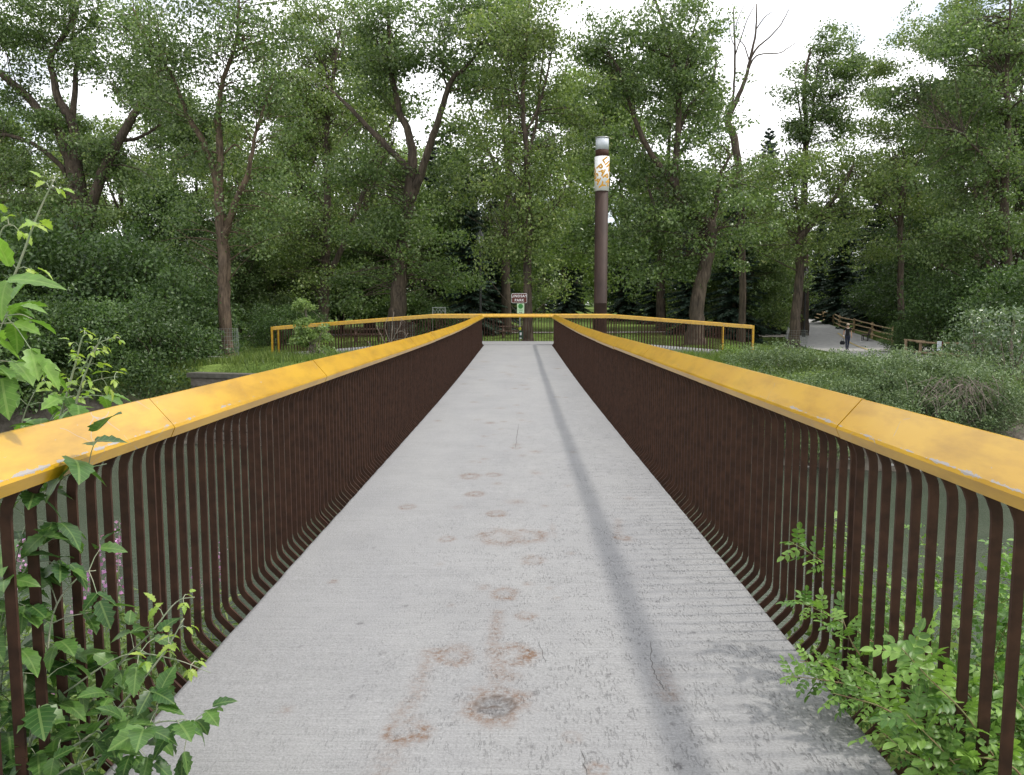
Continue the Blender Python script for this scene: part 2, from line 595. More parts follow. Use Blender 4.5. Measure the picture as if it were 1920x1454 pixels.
M['water'] = water_mat()
M['asphalt'] = simple('path_asphalt', (0.30, 0.295, 0.29), (0.38, 0.37, 0.36), 2.5, 0.92, 0.15, bmp=0.1, coord='World')
M['gravelpath'] = simple('gravel_path', (0.40, 0.36, 0.32), (0.50, 0.46, 0.41), 2.5, 0.95, 0.1, bmp=0.1, coord='World')
M['paintline'] = simple('path_line_paint', (0.55, 0.40, 0.12), (0.42, 0.33, 0.14), 3, 0.8, coord='World')
M['gravel'] = simple('gravel_stone', (0.30, 0.29, 0.27), (0.46, 0.45, 0.43), 3, 0.9, coord='World')
M['coping'] = simple('old_coping', (0.10, 0.095, 0.08), (0.06, 0.056, 0.045), 5, 0.9, coord='World')
M['timber'] = simple('weathered_timber', (0.10, 0.085, 0.07), (0.17, 0.15, 0.13), 6, 0.9, bmp=0.4, coord='World', stretch=(0.4, 4, 4))
M['peeled'] = simple('peeled_rail_wood', (0.52, 0.39, 0.24), (0.40, 0.28, 0.16), 5, 0.8, coord='World')
M['peeled_shade_tint'] = simple('shade_tinted_log', (0.27, 0.20, 0.125), (0.18, 0.13, 0.085), 5, 0.85, coord='World')  # peeled wood darkened: shade on the short fence is put into its colour
M['dark_wood'] = simple('stained_dark_wood', (0.085, 0.055, 0.042), (0.13, 0.085, 0.065), 8, 0.7, coord='World')
M['black'] = simple('black_iron', (0.012, 0.012, 0.013), (0.022, 0.022, 0.022), 10, 0.4, 0.5)
M['galv'] = simple('galvanised_steel', (0.42, 0.43, 0.44), (0.32, 0.33, 0.34), 12, 0.4, 0.5, 0.6)
M['white'] = simple('white_panel', (0.82, 0.82, 0.82), (0.76, 0.76, 0.76), 3, 0.4, 0.5)
M['lantern_white'] = simple('frosted_cap', (0.50, 0.53, 0.57), (0.44, 0.47, 0.51), 3, 0.35, 0.5)
M['gold'] = simple('gold_lettering', (0.56, 0.285, 0.02), (0.50, 0.25, 0.02), 8, 0.45)
M['signbrown'] = simple('sign_brown', (0.085, 0.020, 0.014), (0.10, 0.026, 0.018), 4, 0.4)
M['signgreen'] = simple('sign_green', (0.03, 0.16, 0.03), (0.035, 0.19, 0.035), 4, 0.5)
M['signpale'] = simple('sign_pale_green', (0.46, 0.62, 0.40), (0.42, 0.57, 0.36), 4, 0.5)
M['deepgreen'] = simple('dispenser_green', (0.010, 0.075, 0.045), (0.014, 0.09, 0.055), 4, 0.5)
M['lime'] = simple('lime_tag', (0.55, 0.62, 0.02), (0.48, 0.55, 0.02), 4, 0.5)
M['wire'] = simple('wire_mesh', (0.30, 0.32, 0.31), (0.20, 0.22, 0.21), 4, 0.5, 0.5, 0.5)
M['skin'] = simple('skin', (0.50, 0.30, 0.21), (0.46, 0.27, 0.18), 6, 0.6)
M['blacktop'] = simple('black_cloth', (0.012, 0.012, 0.014), (0.02, 0.02, 0.022), 30, 0.9)
M['navy'] = simple('dark_denim', (0.018, 0.022, 0.04), (0.028, 0.032, 0.055), 30, 0.9)
M['cream'] = simple('cream_scarf', (0.62, 0.52, 0.42), (0.55, 0.45, 0.36), 20, 0.9)
M['hair'] = simple('grey_blond_hair', (0.28, 0.235, 0.17), (0.20, 0.165, 0.12), 40, 0.6)
M['bluewhite'] = simple('notice_white', (0.62, 0.68, 0.72), (0.55, 0.60, 0.65), 5, 0.5)
m_glass, nt, n_, l_, b_ = new_mat('lantern_glass')
b_.inputs['Base Color'].default_value = (0.75, 0.76, 0.74, 1)
b_.inputs['Roughness'].default_value = 0.25
b_.inputs['Transmission Weight'].default_value = 0.35
M['glass'] = m_glass

# ------------------------------------------------------------------ ground, river, paths
xs = np.unique(np.concatenate([np.arange(-300, -60, 12), np.arange(-60, -24, 2), np.arange(-24, 34, 0.6), np.arange(34, 70, 2), np.arange(70, 301, 12)]))
ys = np.unique(np.concatenate([np.arange(-40, -4, 4), np.arange(-4, 40, 0.5), np.arange(40, 130, 2.0), np.arange(130, 420, 15)]))
X, Y = np.meshgrid(xs, ys)
Z = ground_z(X, Y)
nx, ny = len(xs), len(ys)
idx = np.arange(nx * ny).reshape(ny, nx)
fq = np.stack([idx[:-1, :-1], idx[:-1, 1:], idx[1:, 1:], idx[1:, :-1]], -1).reshape(-1, 4)
gme = np_mesh('ground', np.stack([X, Y, Z], -1).reshape(-1, 3), fq, M['ground'], True)
tag(link('ground', gme), 'grassy park ground and river banks', 'ground', kind='structure')

WZ = -3.3
wb = MB()
wb.add([(-300, 2, WZ), (300, 2, WZ), (300, 32, WZ), (-300, 32, WZ)], [(0, 1, 2, 3)])
tag(wb.build('river_water', M['water']), 'green murky river under the footbridge', 'river', kind='structure')


def catmull(pts, n=8):
    pts = [Vector(p) for p in pts]
    if len(pts) < 3:
        return [pts[0].lerp(pts[-1], i / n) for i in range(n + 1)]
    ext = [pts[0] * 2 - pts[1]] + pts + [pts[-1] * 2 - pts[-2]]
    out = []
    for i in range(1, len(ext) - 2):
        p0, p1, p2, p3 = ext[i - 1], ext[i], ext[i + 1], ext[i + 2]
        for k in range(n):
            t = k / n
            out.append(0.5 * ((2 * p1) + (p2 - p0) * t + (2 * p0 - 5 * p1 + 4 * p2 - p3) * t * t + (3 * p1 - p0 - 3 * p2 + p3) * t ** 3))
    out.append(pts[-1])
    return out


def ground_hit(px, py):
    """where a photo ray meets the far bank"""
    lo = 30.0
    for k in range(600):
        q = P(px, py, lo)
        if q.z < gz(q.x, q.y):
            return q
        lo += 0.25
    return P(px, py, 120)


def path_strip(name, pts, widths, mat, dz, nn=14, cross=5):
    c = catmull([(p[0], p[1], 0) for p in pts], nn)
    ws = [w.x for w in catmull([(w, 0, 0) for w in widths], nn)]
    verts = []; faces = []
    for i, p in enumerate(c):
        t = (c[min(i + 1, len(c) - 1)] - c[max(i - 1, 0)]).normalized()
        nrm = Vector((-t.y, t.x, 0))
        for k in range(cross + 1):
            q = p + nrm * ws[i] * (k / cross - 0.5)
            verts.append((q.x, q.y, gz(q.x, q.y) + dz))
    for i in range(len(c) - 1):
        for k in range(cross):
            a = i * (cross + 1) + k
            faces.append((a, a + 1, a + cross + 2, a + cross + 1))
    b = MB(); b.add(verts, faces)
    return b.build(name, mat, smooth=True)


# gravel walk behind the landing and asphalt pathway on the right bank
tag(path_strip('gravel_path', [(-60, 56), (-36, 54), (-20, 55.5), (-9, 58.5), (0, 61.5), (9, 63), (20, 64), (27, 67)],
               [3.2, 3.2, 3.0, 2.8, 2.6, 2.6, 2.6, 3.0], M['gravelpath'], 0.05),
    'pale gravel walk crossing the lawn behind the landing', 'path', kind='structure')
pa = [(20.0, 32), (20.9, 46), (21.6, 50), (23.3, 60), (26.5, 72), (30.2, 86), (33.0, 100), (37.5, 118)]
tag(path_strip('asphalt_path', pa, [4.0, 5.0, 5.6, 6.3, 4.6, 3.4, 3.2, 3.2], M['asphalt'], 0.09),
    'grey asphalt pathway curving away beside the log fence', 'path', kind='structure')
tag(path_strip('path_line', [(22.2, 51), (23.4, 56.5), (24.8, 61), (26.2, 66)], [0.14] * 4, M['paintline'], 0.115, cross=1),
    'faded yellow centre line on the asphalt pathway', 'line', kind='structure')
# bay by the bench
tag(path_strip('bench_pad', [(23.6, 50.4), (26.0, 51.0), (29.6, 52.4)], [5.4, 5.8, 4.0], M['asphalt'], 0.075),
    'asphalt pad widening the pathway beside the bench', 'pavement', kind='structure')

# ------------------------------------------------------------------ bridge
DEND = 33.4
HALF = 1.412


def sag(y):
    return -0.1 * max(0.0, math.sin(math.pi * max(0.0, min(34.0, y)) / 34.0)) ** 1.6


ringlist = [  # px, py, rx (px), kind, strength
    (850, 1222, 36, 'ring', .75), (962, 1222, 40, 'ring', .95), (928, 1316, 58, 'ring', .7), (762, 1362, 42, 'arc', .95),
    (945, 1106, 25, 'ring', .8), (985, 1148, 19, 'arc', .8), (908, 1094, 14, 'blob', .7), (1000, 1043, 23, 'ring', .8),
    (935, 999, 40, 'ring', .75), (985, 997, 36, 'ring', .7), (838, 1003, 15, 'ring', .8), (932, 955, 19, 'ring', .9), (763, 942, 15, 'ring', .8),
    (890, 917, 18, 'ring', .9), (967, 932, 20, 'blob', .7), (882, 884, 20, 'ring', .95), (925, 881, 14, 'ring', .85),
    (1004, 837, 13, 'blob', .8), (968, 830, 10, 'ring', .6), (920, 783, 12, 'blob', .8), (625, 1083, 9, 'blob', .8), (1120, 1437, 20, 'ring', .9),
    (1074, 1378, 17, 'ring', .5), (535, 1326, 16, 'blob', .75), (1255, 1298, 26, 'blob', .85), (1166, 1000, 16, 'arc', .95), (1178, 1004, 14, 'blob', .7),
    (1022, 940, 9, 'blob', .5), (1005, 878, 12, 'blob', .5), (858, 942, 14, 'blob', .4), (1075, 838, 9, 'blob', .6), (975, 765, 9, 'blob', .6),
    (955, 695, 9, 'blob', .7), (965, 683, 8, 'blob', .6), (957, 698, 7, 'blob', .7), (1046, 686, 8, 'blob', .9), (965, 720, 8, 'blob', .7), (988, 721, 8, 'blob', .7),
    (1045, 735, 8, 'blob', .7), (1060, 736, 7, 'blob', .6), (1060, 697, 6, 'blob', .5), (968, 750, 7, 'blob', .7), (870, 712, 7, 'blob', .6), (820, 779, 9, 'blob', .6),
    (1180, 925, 12, 'blob', .35), (990, 1088, 11, 'blob', .6), (1030, 1095, 8, 'blob', .4), (1045, 1115, 8, 'blob', .4), (1070, 1030, 9, 'blob', .4),
    (845, 1128, 10, 'blob', .35), (825, 1050, 9, 'blob', .3), (1065, 902, 9, 'blob', .35), (985, 1012, 10, 'blob', .4)]
_rq = random.Random(21)
ringlist += [(_rq.uniform(880, 1010) + (660 - 0) * 0, _rq.uniform(665, 900), _rq.uniform(5, 11), 'blob', _rq.uniform(.25, .6)) for _ in range(30)]
gumlist = [(675, 1163, 8), (718, 1218, 8), (995, 1395, 8), (1115, 1405, 9), (1262, 1353, 6), (1272, 1430, 11), (1143, 1259, 7), (1003, 1293, 5),
           (1246, 987, 5), (1034, 1085, 4), (1410, 1085, 5), (1352, 1085, 4), (560, 1205, 4), (1390, 1290, 5), (760, 1130, 4), (1300, 1180, 4), (1230, 1120, 4),
           (700, 1020, 4), (1110, 880, 3), (660, 1300, 5), (1160, 1330, 4)]
yr = [-5.0, -3, -1, 0.5, 1.6, 2.3]
while yr[-1] < DEND:
    yr.append(yr[-1] + max(0.014, 0.0062 * yr[-1]))
yr[-1] = DEND
yr = np.array(yr)
xr = np.linspace(-HALF, HALF, 171)
DX, DY = np.meshgrid(xr, yr)
DZ = np.vectorize(sag)(DY)
ST = np.zeros_like(DX); GU = np.zeros_like(DX); HO = np.zeros_like(DX)
wob = (vnoise(DX * 14, DY * 14) - 0.5) * 0.8 + (vnoise(DX * 40 + 7, DY * 40) - 0.5) * 0.6
for k, (px, py, rx, kind, s) in enumerate(ringlist):
    c = PZ(px, py, 0.0); c2 = PZ(px + rx, py, 0.0)
    rad = (c2 - c).length
    dx, dy = (DX - c.x) / rad, (DY - c.y) / (rad * 1.25)
    r = np.sqrt(dx * dx + dy * dy) + wob * 0.5
    if kind == 'ring':
        v = np.exp(-((r - 0.80) / 0.30) ** 2) * (0.55 + 0.9 * vnoise(DX * 9 + k, DY * 9)) + 0.22 * (r < 0.8)
    elif kind == 'arc':
        v = np.exp(-((r - 0.8) / 0.3) ** 2) * (0.25 + 0.75 * (dy < 0.25)) + 0.3 * (r < 0.8)
    else:
        v = np.exp(-(r / 0.75) ** 2)
    ST = np.maximum(ST, v * s * (1.0 if rx < 13 else 0.68))
for (pxs, s, w) in (([(935, 1140), (922, 1215), (935, 1300)], .42, 0.032), ([(930, 1240), (950, 1262)], .45, 0.05), ([(805, 1215), (778, 1300), (745, 1345)], .36, 0.035),
                    ([(735, 1400), (715, 1454)], .22, 0.06), ([(1160, 965), (1158, 1000)], .3, 0.03), ([(1235, 1250), (1255, 1295)], .3, 0.045), ([(1035, 975), (1040, 1000)], .25, 0.02)):
    pts = [PZ(a, b, 0.0) for a, b in pxs]
    for a, b in zip(pts[:-1], pts[1:]):
        ab = b - a
        t = np.clip(((DX - a.x) * ab.x + (DY - a.y) * ab.y) / max(ab.length_squared, 1e-6), 0, 1)
        dd = np.sqrt((DX - a.x - ab.x * t) ** 2 + (DY - a.y - ab.y * t) ** 2)
        ST = np.maximum(ST, np.exp(-(dd / w + wob * 0.6) ** 2) * s)
for (px, py, rx) in gumlist:
    c = PZ(px, py, 0.0); rad = (PZ(px + rx, py, 0.0) - c).length
    r = np.sqrt((DX - c.x) ** 2 + ((DY - c.y) / 1.1) ** 2) / rad + wob * 0.35
    GU = np.maximum(GU, np.clip((1.15 - r) * 3, 0, 1))
# spalled plate in the middle of the largest stain
c = PZ(928, 1318, 0.0); rad = (PZ(928 + 38, 1318, 0.0) - c).length
r = np.sqrt(((DX - c.x) / rad) ** 2 + ((DY - c.y) / (rad * 0.95)) ** 2) + wob * 0.35
plate = np.clip((1.0 - r) * 5, 0, 1)
DZ = DZ - plate * 0.006 - plate * (vnoise(DX * 30, DY * 30) > 0.55) * 0.008
GU = np.maximum(GU, plate * 0.75)
HO = np.maximum(HO, np.exp(-((r - 1.0) / 0.10) ** 2) * ((DY > c.y - 0.01) | (DX > c.x)) * 0.95)
HO = np.maximum(HO, plate * np.exp(-(((DY - c.y) + 0.02 * wob) / 0.012) ** 2) * (DX < c.x + 0.02))
# ragged, darker edges of the slab
edge_d = np.minimum(HALF - np.abs(DX), 9)
GU = np.maximum(GU, np.clip(1 - edge_d / 0.03, 0, 1) * 0.35 * (vnoise(DX * 3, DY * 12) > 0.45))
DXe = DX + np.sign(DX) * (edge_d < 0.02) * (vnoise(DY * 9, 2.2 + np.sign(DX)) - 0.6) * 0.005
ny_, nx_ = DX.shape
top = np.stack([DXe, DY, DZ], -1).reshape(-1, 3)
idx = np.arange(ny_ * nx_).reshape(ny_, nx_)
fq = np.stack([idx[:-1, :-1], idx[:-1, 1:], idx[1:, 1:], idx[1:, :-1]], -1).reshape(-1, 4)
# underside and sides
lo = np.stack([DXe[:, [0, -1]], DY[:, [0, -1]], DZ[:, [0, -1]] - 0.22], -1).reshape(-1, 3)
li = np.arange(ny_ * 2).reshape(ny_, 2) + ny_ * nx_
sideL = np.stack([idx[:-1, 0], idx[1:, 0], li[1:, 0], li[:-1, 0]], -1)
sideR = np.stack([idx[1:, -1], idx[:-1, -1], li[:-1, 1], li[1:, 1]], -1)
bot = np.stack([li[:-1, 1], li[:-1, 0], li[1:, 0], li[1:, 1]], -1)
dme = np_mesh('bridge_deck', np.concatenate([top, lo]), np.concatenate([fq, sideL, sideR, bot]), M['deck'], False)
ca = dme.color_attributes.new('stain', 'FLOAT_COLOR', 'POINT')
cv = np.zeros((len(dme.vertices), 4), np.float32)
cv[:ny_ * nx_, 0] = np.clip(ST, 0, 1).ravel(); cv[:ny_ * nx_, 1] = np.clip(GU, 0, 1).ravel(); cv[:ny_ * nx_, 2] = np.clip(HO, 0, 1).ravel(); cv[:, 3] = 1
ca.data.foreach_set('color', cv.ravel())
deck = tag(link('bridge_deck', dme), 'grey concrete footbridge deck spotted with rust rings', 'bridge deck', kind='structure')
rcr = random.Random(4)
for pts_, w_ in (([(1222, 1195), (1222, 1240), (1238, 1275), (1250, 1292)], .0014), ([(1010, 1195), (1024, 1238)], .0010), ([(1090, 1400), (1100, 1454)], .0012), ([(966, 832), (973, 785)], .003)):
    pp = catmull([PZ(a_, b_, 0.0) for a_, b_ in pts_], 9) if 'catmull' in globals() else [PZ(a_, b_, 0.0) for a_, b_ in pts_]
    q = MB(); L_ = []
    for i_, p_ in enumerate(pp):
        x_ = p_.x + rcr.uniform(-.006, .006); ww = w_ * (0.25 if i_ in (0, len(pp) - 1) else rcr.uniform(.5, 1.3))
        L_ += [(x_ - ww, p_.y, sag(p_.y) + .0015), (x_ + ww, p_.y, sag(p_.y) + .0015)]
    q.add(L_, [(2 * i_, 2 * i_ + 1, 2 * i_ + 3, 2 * i_ + 2) for i_ in range(len(pp) - 1)])
    q.build('crack', M['crack'], deck)
gb = MB()
gb.box((0, 14.2, -0.55), (1.2, 38.0, 0.44)); gb.box((0, 14.2, -0.80), (1.5, 38.0, 0.05))
gb.build('girder', M['rust'], deck)

# cap profile across the railing (x outward from the centre line, z)
CAPP = [(1.426, 1.106), (1.408, 1.146), (1.414, 1.158), (1.512, 1.271), (1.526, 1.270), (1.538, 1.256), (1.545, 1.125)]


def bar_profile_path():
    pts = [(1.375, -0.065), (1.478, 0.040), (1.496, 0.064), (1.505, 0.098), (1.505, 1.005), (1.501, 1.045), (1.485, 1.085), (1.455, 1.125)]
    return pts


def bar_mesh(name, sgn):
    """flat steel bar, bent out at the foot and in under the cap"""
    w, t = 0.033, 0.012
    pts = bar_profile_path()
    fr = []
    for i, (a, z) in enumerate(pts):
        p0 = Vector(pts[max(i - 1, 0)]); p1 = Vector(pts[min(i + 1, len(pts) - 1)])
        tg = (p1 - p0).normalized()
        nx2 = Vector((tg.y, -tg.x))
        fr.append(((sgn * (a - 1.505), 0, z), (sgn * nx2.x, 0, nx2.y), (0, 1, 0)))
    b = MB()
    b.sweep([(-w / 2, -t / 2), (w / 2, -t / 2), (w / 2, t / 2), (-w / 2, t / 2)], fr)
    return b.mesh(name, M['rust'])


bar_left, bar_right = bar_mesh('baluster', -1), bar_mesh('baluster', 1)
PAN0, PANL, NPAN = 0.66, 2.71, 12


def bridge_rail(sgn, label):
    t = thing('bridge_railing', label, 'railing', (0, 0, 0))
    bm_ = bar_left if sgn < 0 else bar_right
    for k in range(-1, NPAN):
        y0 = PAN0 + k * PANL + 0.003
        y1 = PAN0 + (k + 1) * PANL - 0.003
        if k == NPAN - 1:
            y1 = DEND - 0.02
        rr = random.Random(k * 7 + (3 if sgn > 0 else 11))
        dz0, dx0 = rr.uniform(-0.003, 0.003), rr.uniform(-0.004, 0.004)
        fr = [((dx0, y0 + (y1 - y0) * i / 6, sag(y0 + (y1 - y0) * i / 6) + dz0), (sgn, 0, 0), (0, 0, 1)) for i in range(7)]
        b = MB(); b.sweep(CAPP, fr)
        b.build('handrail_cap', M['yellow'], t)
        n = 23
        for i in range(n):
            y = y0 + 0.024 + (y1 - y0 - 0.048) * i / (n - 1)
            if y < 1.0 and i < n - 3:
                continue
            link('baluster', bm_, t, (sgn * 1.505 + rr.uniform(-0.0015, 0.0015), y, sag(y)), (0, rr.uniform(-0.002, 0.002), rr.uniform(-0.04, 0.04)))
    return t


railL = bridge_rail(-1, 'long rusty bridge railing with bright yellow cap overhung by box elder leaves')
railR = bridge_rail(1, 'long rusty bridge railing with ochre cap and wild rose growing through its bars')

# ------------------------------------------------------------------ landing and ramps
NEAR_Y, FAR_Y = 33.55, 36.30
RS = 0.0765
LXL, LXR = -3.7, 4.05


def ramp_drop(x):
    if x < LXL: return -RS * (LXL - x)
    if x > LXR: return -RS * (x - LXR)
    return 0.0


lb = MB()
lx = [-10.45, LXL, LXR, 9.85]
prof = [(NEAR_Y - 0.1, 0.035), (NEAR_Y - 0.13, 0.0), (NEAR_Y - 0.13, -0.12), (NEAR_Y - 0.1, -0.16), (FAR_Y + 0.05, -0.16), (FAR_Y + 0.05, 0.035)]
lb.sweep(prof, [((x, 0, ramp_drop(x)), (0, 1, 0), (0, 0, 1)) for x in lx])
landing = tag(lb.build('landing_deck', M['landing']), 'pale concrete landing slab with ramps sloping down both ways', 'landing', kind='structure')
for (a, b2) in ((-10.3, -3.7), (4.05, 9.7)):
    q = MB()
    za, zb = ramp_drop(a) - 0.33, ramp_drop(b2) - 0.33
    for yy in (NEAR_Y + 0.25, FAR_Y - 0.3):
        q.sweep([(-0.06, -0.15), (0.06, -0.15), (0.06, 0.15), (-0.06, 0.15)], [((a, yy, za), (0, 1, 0), (0, 0, 1)), ((b2, yy, zb), (0, 1, 0), (0, 0, 1))])
    q.build('ramp_beam', M['rust'], landing)
ab = MB()
ab.box((0, 35.0, -0.9), (7.0, 2.4, 1.45)); ab.box((-10.0, 34.9, -0.95), (1.0, 2.2, 0.45)); ab.box((9.4, 34.9, -1.0), (1.0, 2.2, 0.45))
ab.build('abutment', M['slab'], landing)

# bars and caps across the landing: profile laid along Y instead of X
def bar_mesh_y(name, sgn):
    w, t = 0.033, 0.028
    pts = bar_profile_path()
    fr = []
    for i, (a, z) in enumerate(pts):
        p0 = Vector(pts[max(i - 1, 0)]); p1 = Vector(pts[min(i + 1, len(pts) - 1)])
        tg = (p1 - p0).normalized()
        nx2 = Vector((tg.y, -tg.x))
        fr.append(((0, sgn * (a - 1.405), z), (0, sgn * nx2.x, nx2.y), (1, 0, 0)))
    b = MB()
    b.sweep([(-w / 2, -t / 2), (w / 2, -t / 2), (w / 2, t / 2), (-w / 2, t / 2)], fr)
    return b.mesh(name, M['rust'])


bar_far, bar_near = bar_mesh_y('baluster', 1), bar_mesh_y('baluster', -1)


def cross_rail(label, yb, sgn, x0, x1, post_at=None, joints=2.71, skip=None):
    """railing along X at deck edge yb; sgn=+1 leans away from the camera side"""
    t = thing('ramp_railing', label, 'railing', (0, yb, 0))
    me = bar_far if sgn > 0 else bar_near
    cuts = sorted(set([x0, x1] + [c for c in (LXL, LXR) if x0 < c < x1]))
    full = []
    for a, b in zip(cuts[:-1], cuts[1:]):
        k = max(1, round((b - a) / joints))
        full += [(a + (b - a) * i / k, a + (b - a) * (i + 1) / k) for i in range(k)]
    for a, b in full:
        fr = [((x, 0, ramp_drop(x)), (0, sgn, 0), (0, 0, 1)) for x in (a + 0.003, b - 0.003)]
        q = MB(); q.sweep([(p[0] - 1.405, p[1]) for p in CAPP], fr)
        q.build('handrail_cap', M['yellow'], t)
        n = max(2, int(round((b - a) / 0.1205)))
        for i in range(n):
            x = a + 0.03 + (b - a - 0.06) * i / (n - 1)
            link('baluster', me, t, (x, 0, ramp_drop(x)))
    if post_at is not None:
        q = MB()
        z0 = ramp_drop(post_at)
        sx = 1 if post_at > 0 else -1
        q.box((post_at + sx * 0.04, sgn * 0.065, z0 + 0.605), (0.08, 0.135, 1.30))
        q.build('end_post', M['yellow'], t)
    return t


cross_rail('low yellow capped railing facing the bridge on the ramp with the sapling in front', NEAR_Y, -1, -10.25, -1.5, -10.25)
cross_rail('low yellow capped railing facing the bridge on the ramp beside the steel pylon', NEAR_Y, -1, 1.5, 9.75, 9.75)
fr_ = cross_rail('long yellow capped railing along the far side of landing and both ramps', FAR_Y, 1, -10.85, 9.22, -10.85)
q = MB(); q.box((9.22 + 0.04, 0.065, ramp_drop(9.22) + 0.605), (0.08, 0.135, 1.30)); q.build('end_post', M['yellow'], fr_)

# ------------------------------------------------------------------ lettering
def text_mesh(name, body, size, mat, extrude=0.0, bold=0.0, spacing=1.0, align='CENTER'):
    cu = bpy.data.curves.new(name, 'FONT')
    cu.body = body; cu.size = size; cu.extrude = extrude; cu.offset = bold
    cu.space_character = spacing; cu.align_x = align; cu.align_y = 'CENTER'
    o = bpy.data.objects.new(name, cu)
    COL.objects.link(o)
    bpy.context.view_layer.update()
    me = bpy.data.meshes.new_from_object(o.evaluated_get(bpy.context.evaluated_depsgraph_get()))
    bpy.data.objects.remove(o)
    bpy.data.curves.remove(cu)
    me.name = name
    me.materials.clear(); me.materials.append(mat)
    return me


# ------------------------------------------------------------------ pylon
pyl_d = 37.6
pp = P(1125.5, 600, pyl_d)
pz0 = gz(pp.x, pp.y)
pyl = thing('steel_pylon', 'tall brown steel gateway column with white lettered band', 'pylon', (pp.x, pp.y, pz0))
ztop = P(1127, 258, pyl_d).z - pz0
zcap = P(1127, 282, pyl_d).z - pz0
zb1 = P(1127, 295, pyl_d).z - pz0
zb0 = P(1127, 359, pyl_d).z - pz0
PR = 0.305
M['pylon'] = simple('pylon_steel', (0.026, 0.0145, 0.011), (0.044, 0.025, 0.019), 3.5, 0.65, 0.3, bmp=0.1, coord='World', stretch=(1, 1, 0.35))
q = MB(); q.lathe([(PR + 0.16, -0.3), (PR + 0.16, 0.04), (PR + 0.005, 0.06), (PR, 0.3), (PR, 2.2), (PR + 0.004, 2.205), (PR + 0.004, 2.225), (PR, 2.23), (PR, zb0 - 0.01)], n=28); q.build('column', M['pylon'], pyl, True)
q = MB(); q.lathe([(PR + 0.035, zb0), (PR + 0.035, zb1)], n=36); q.build('band', M['white'], pyl, True)
q = MB(); q.lathe([(PR, zb1), (PR, zcap)], n=28); q.build('collar', M['rust'], pyl, True)
q = MB(); q.lathe([(PR - 0.005, zcap), (PR - 0.005, ztop - 0.05)], n=28); q.build('lantern_cap', M['lantern_white'], pyl, True)
q = MB(); q.lathe([(PR + 0.015, ztop - 0.05), (PR + 0.015, ztop - 0.01), (0.1, ztop)], n=28); q.build('lid', M['galv'], pyl, True)


def wrap_text(body, size, u, v, ang):
    """u = metres round the band from the side facing the bridge, v = height"""
    me = text_mesh('lettering', body, size, M['gold'], 0.0, 0.016, 1.08, 'LEFT')
    bm = bmesh.new(); bm.from_mesh(me)
    bmesh.ops.triangulate(bm, faces=bm.faces)
    bmesh.ops.subdivide_edges(bm, edges=bm.edges, cuts=1, use_grid_fill=False)
    bmesh.ops.triangulate(bm, faces=bm.faces)
    rr_ = PR + 0.035 + 0.008
    ca_, sa_ = math.cos(ang), math.sin(ang)
    for ve in bm.verts:
        x, y = ve.co.x, ve.co.y
        uu = u + x * ca_ - y * sa_; vv = v + x * sa_ + y * ca_
        a = uu / rr_
        ve.co = Vector((rr_ * math.sin(a), -rr_ * math.cos(a), vv))
    bad = [f for f in bm.faces if f.calc_center_median().z > zb1 - 0.03 or f.calc_center_median().z < zb0 + 0.03]
    bmesh.ops.delete(bm, geom=bad, context='FACES')
    bm.to_mesh(me); bm.free()
    link('lettering', me, pyl)


UP = 1.0 / 1500 * pyl_d
zc = (zb0 + zb1) / 2
wrap_text('LINDSAY', 0.42, 2.5 * UP, zc + 27 * UP, R(-54))
wrap_text('PARK', 0.42, -9.0 * UP, zc + 14 * UP, R(-54))
wrap_text('LINDSAY', 0.42, -41 * UP, zc + 31 * UP, R(-54))

# ------------------------------------------------------------------ park sign on its post
sp_ = P(974.5, 636, 37.2)
sz0 = gz(sp_.x, sp_.y)
sg = thing('park_sign', 'brown park sign and pale notice on a grey metal post', 'sign', (sp_.x, sp_.y, sz0))
k37 = 37.2 / 1500
zt = P(974, 550.5, 37.2).z - sz0
q = MB(); q.tube([(0, 0, -0.3), (0, 0, zt - 0.05)], 0.032, 8); q.build('post', M['galv'], sg)


def plate(w, h, c, mat, parent, name, y, bev=0.05, th=0.012):
    q = MB()
    pts = []
    for (cx, cz, a0) in ((w / 2 - bev, h / 2 - bev, 0), (-w / 2 + bev, h / 2 - bev, 90), (-w / 2 + bev, -h / 2 + bev, 180), (w / 2 - bev, -h / 2 + bev, 270)):
        for k in range(4):
            a = R(a0 + k * 30)
            pts.append((cx + bev * math.cos(a), cz + bev * math.sin(a)))
    q.sweep(pts, [((c[0], y, c[1]), (1, 0, 0), (0, 0, 1)), ((c[0], y - th, c[1]), (1, 0, 0), (0, 0, 1))])
    return q.build(name, mat, parent)


def zz(py): return P(974, py, 37.2).z - sz0


cx = (973.6 - 974.5) * k37
zc1 = (zz(550.5) + zz(568.5)) / 2; h1 = zz(550.5) - zz(568.5)
sb = plate(28.6 * k37, h1, (cx, zc1), M['white'], sg, 'sign_border', -0.035)
plate(27.5 * k37, h1 - 0.03, (cx, zc1), M['signbrown'], sb, 'sign_board', -0.049)
for tx, dz in (('LINDSAY', 0.092), ('PARK', -0.10)):
    me = text_mesh('lettering', tx, 0.165, M['white'], 0.0, 0.001, 1.14)
    link('lettering', me, sb, (cx, -0.064, zc1 + dz), (R(90), 0, 0))
zc2 = (zz(569.5) + zz(588)) / 2; h2 = zz(569.5) - zz(588)
nb_ = plate(13.2 * k37, h2, (0.04, zc2), M['signpale'], sg, 'notice_board', -0.035, 0.015)
q = MB(); q.sweep([(0.115 * math.cos(2 * math.pi * i / 20), 0.115 * math.sin(2 * math.pi * i / 20)) for i in range(20)], [((0.04, -0.048, zc2 + 0.10), (1, 0, 0), (0, 0, 1)), ((0.04, -0.054, zc2 + 0.10), (1, 0, 0), (0, 0, 1))])
q.build('green_disc', M['signgreen'], nb_)
q = MB(); q.box((0.04, -0.05, zc2 - 0.185), (0.13, 0.006, 0.018))
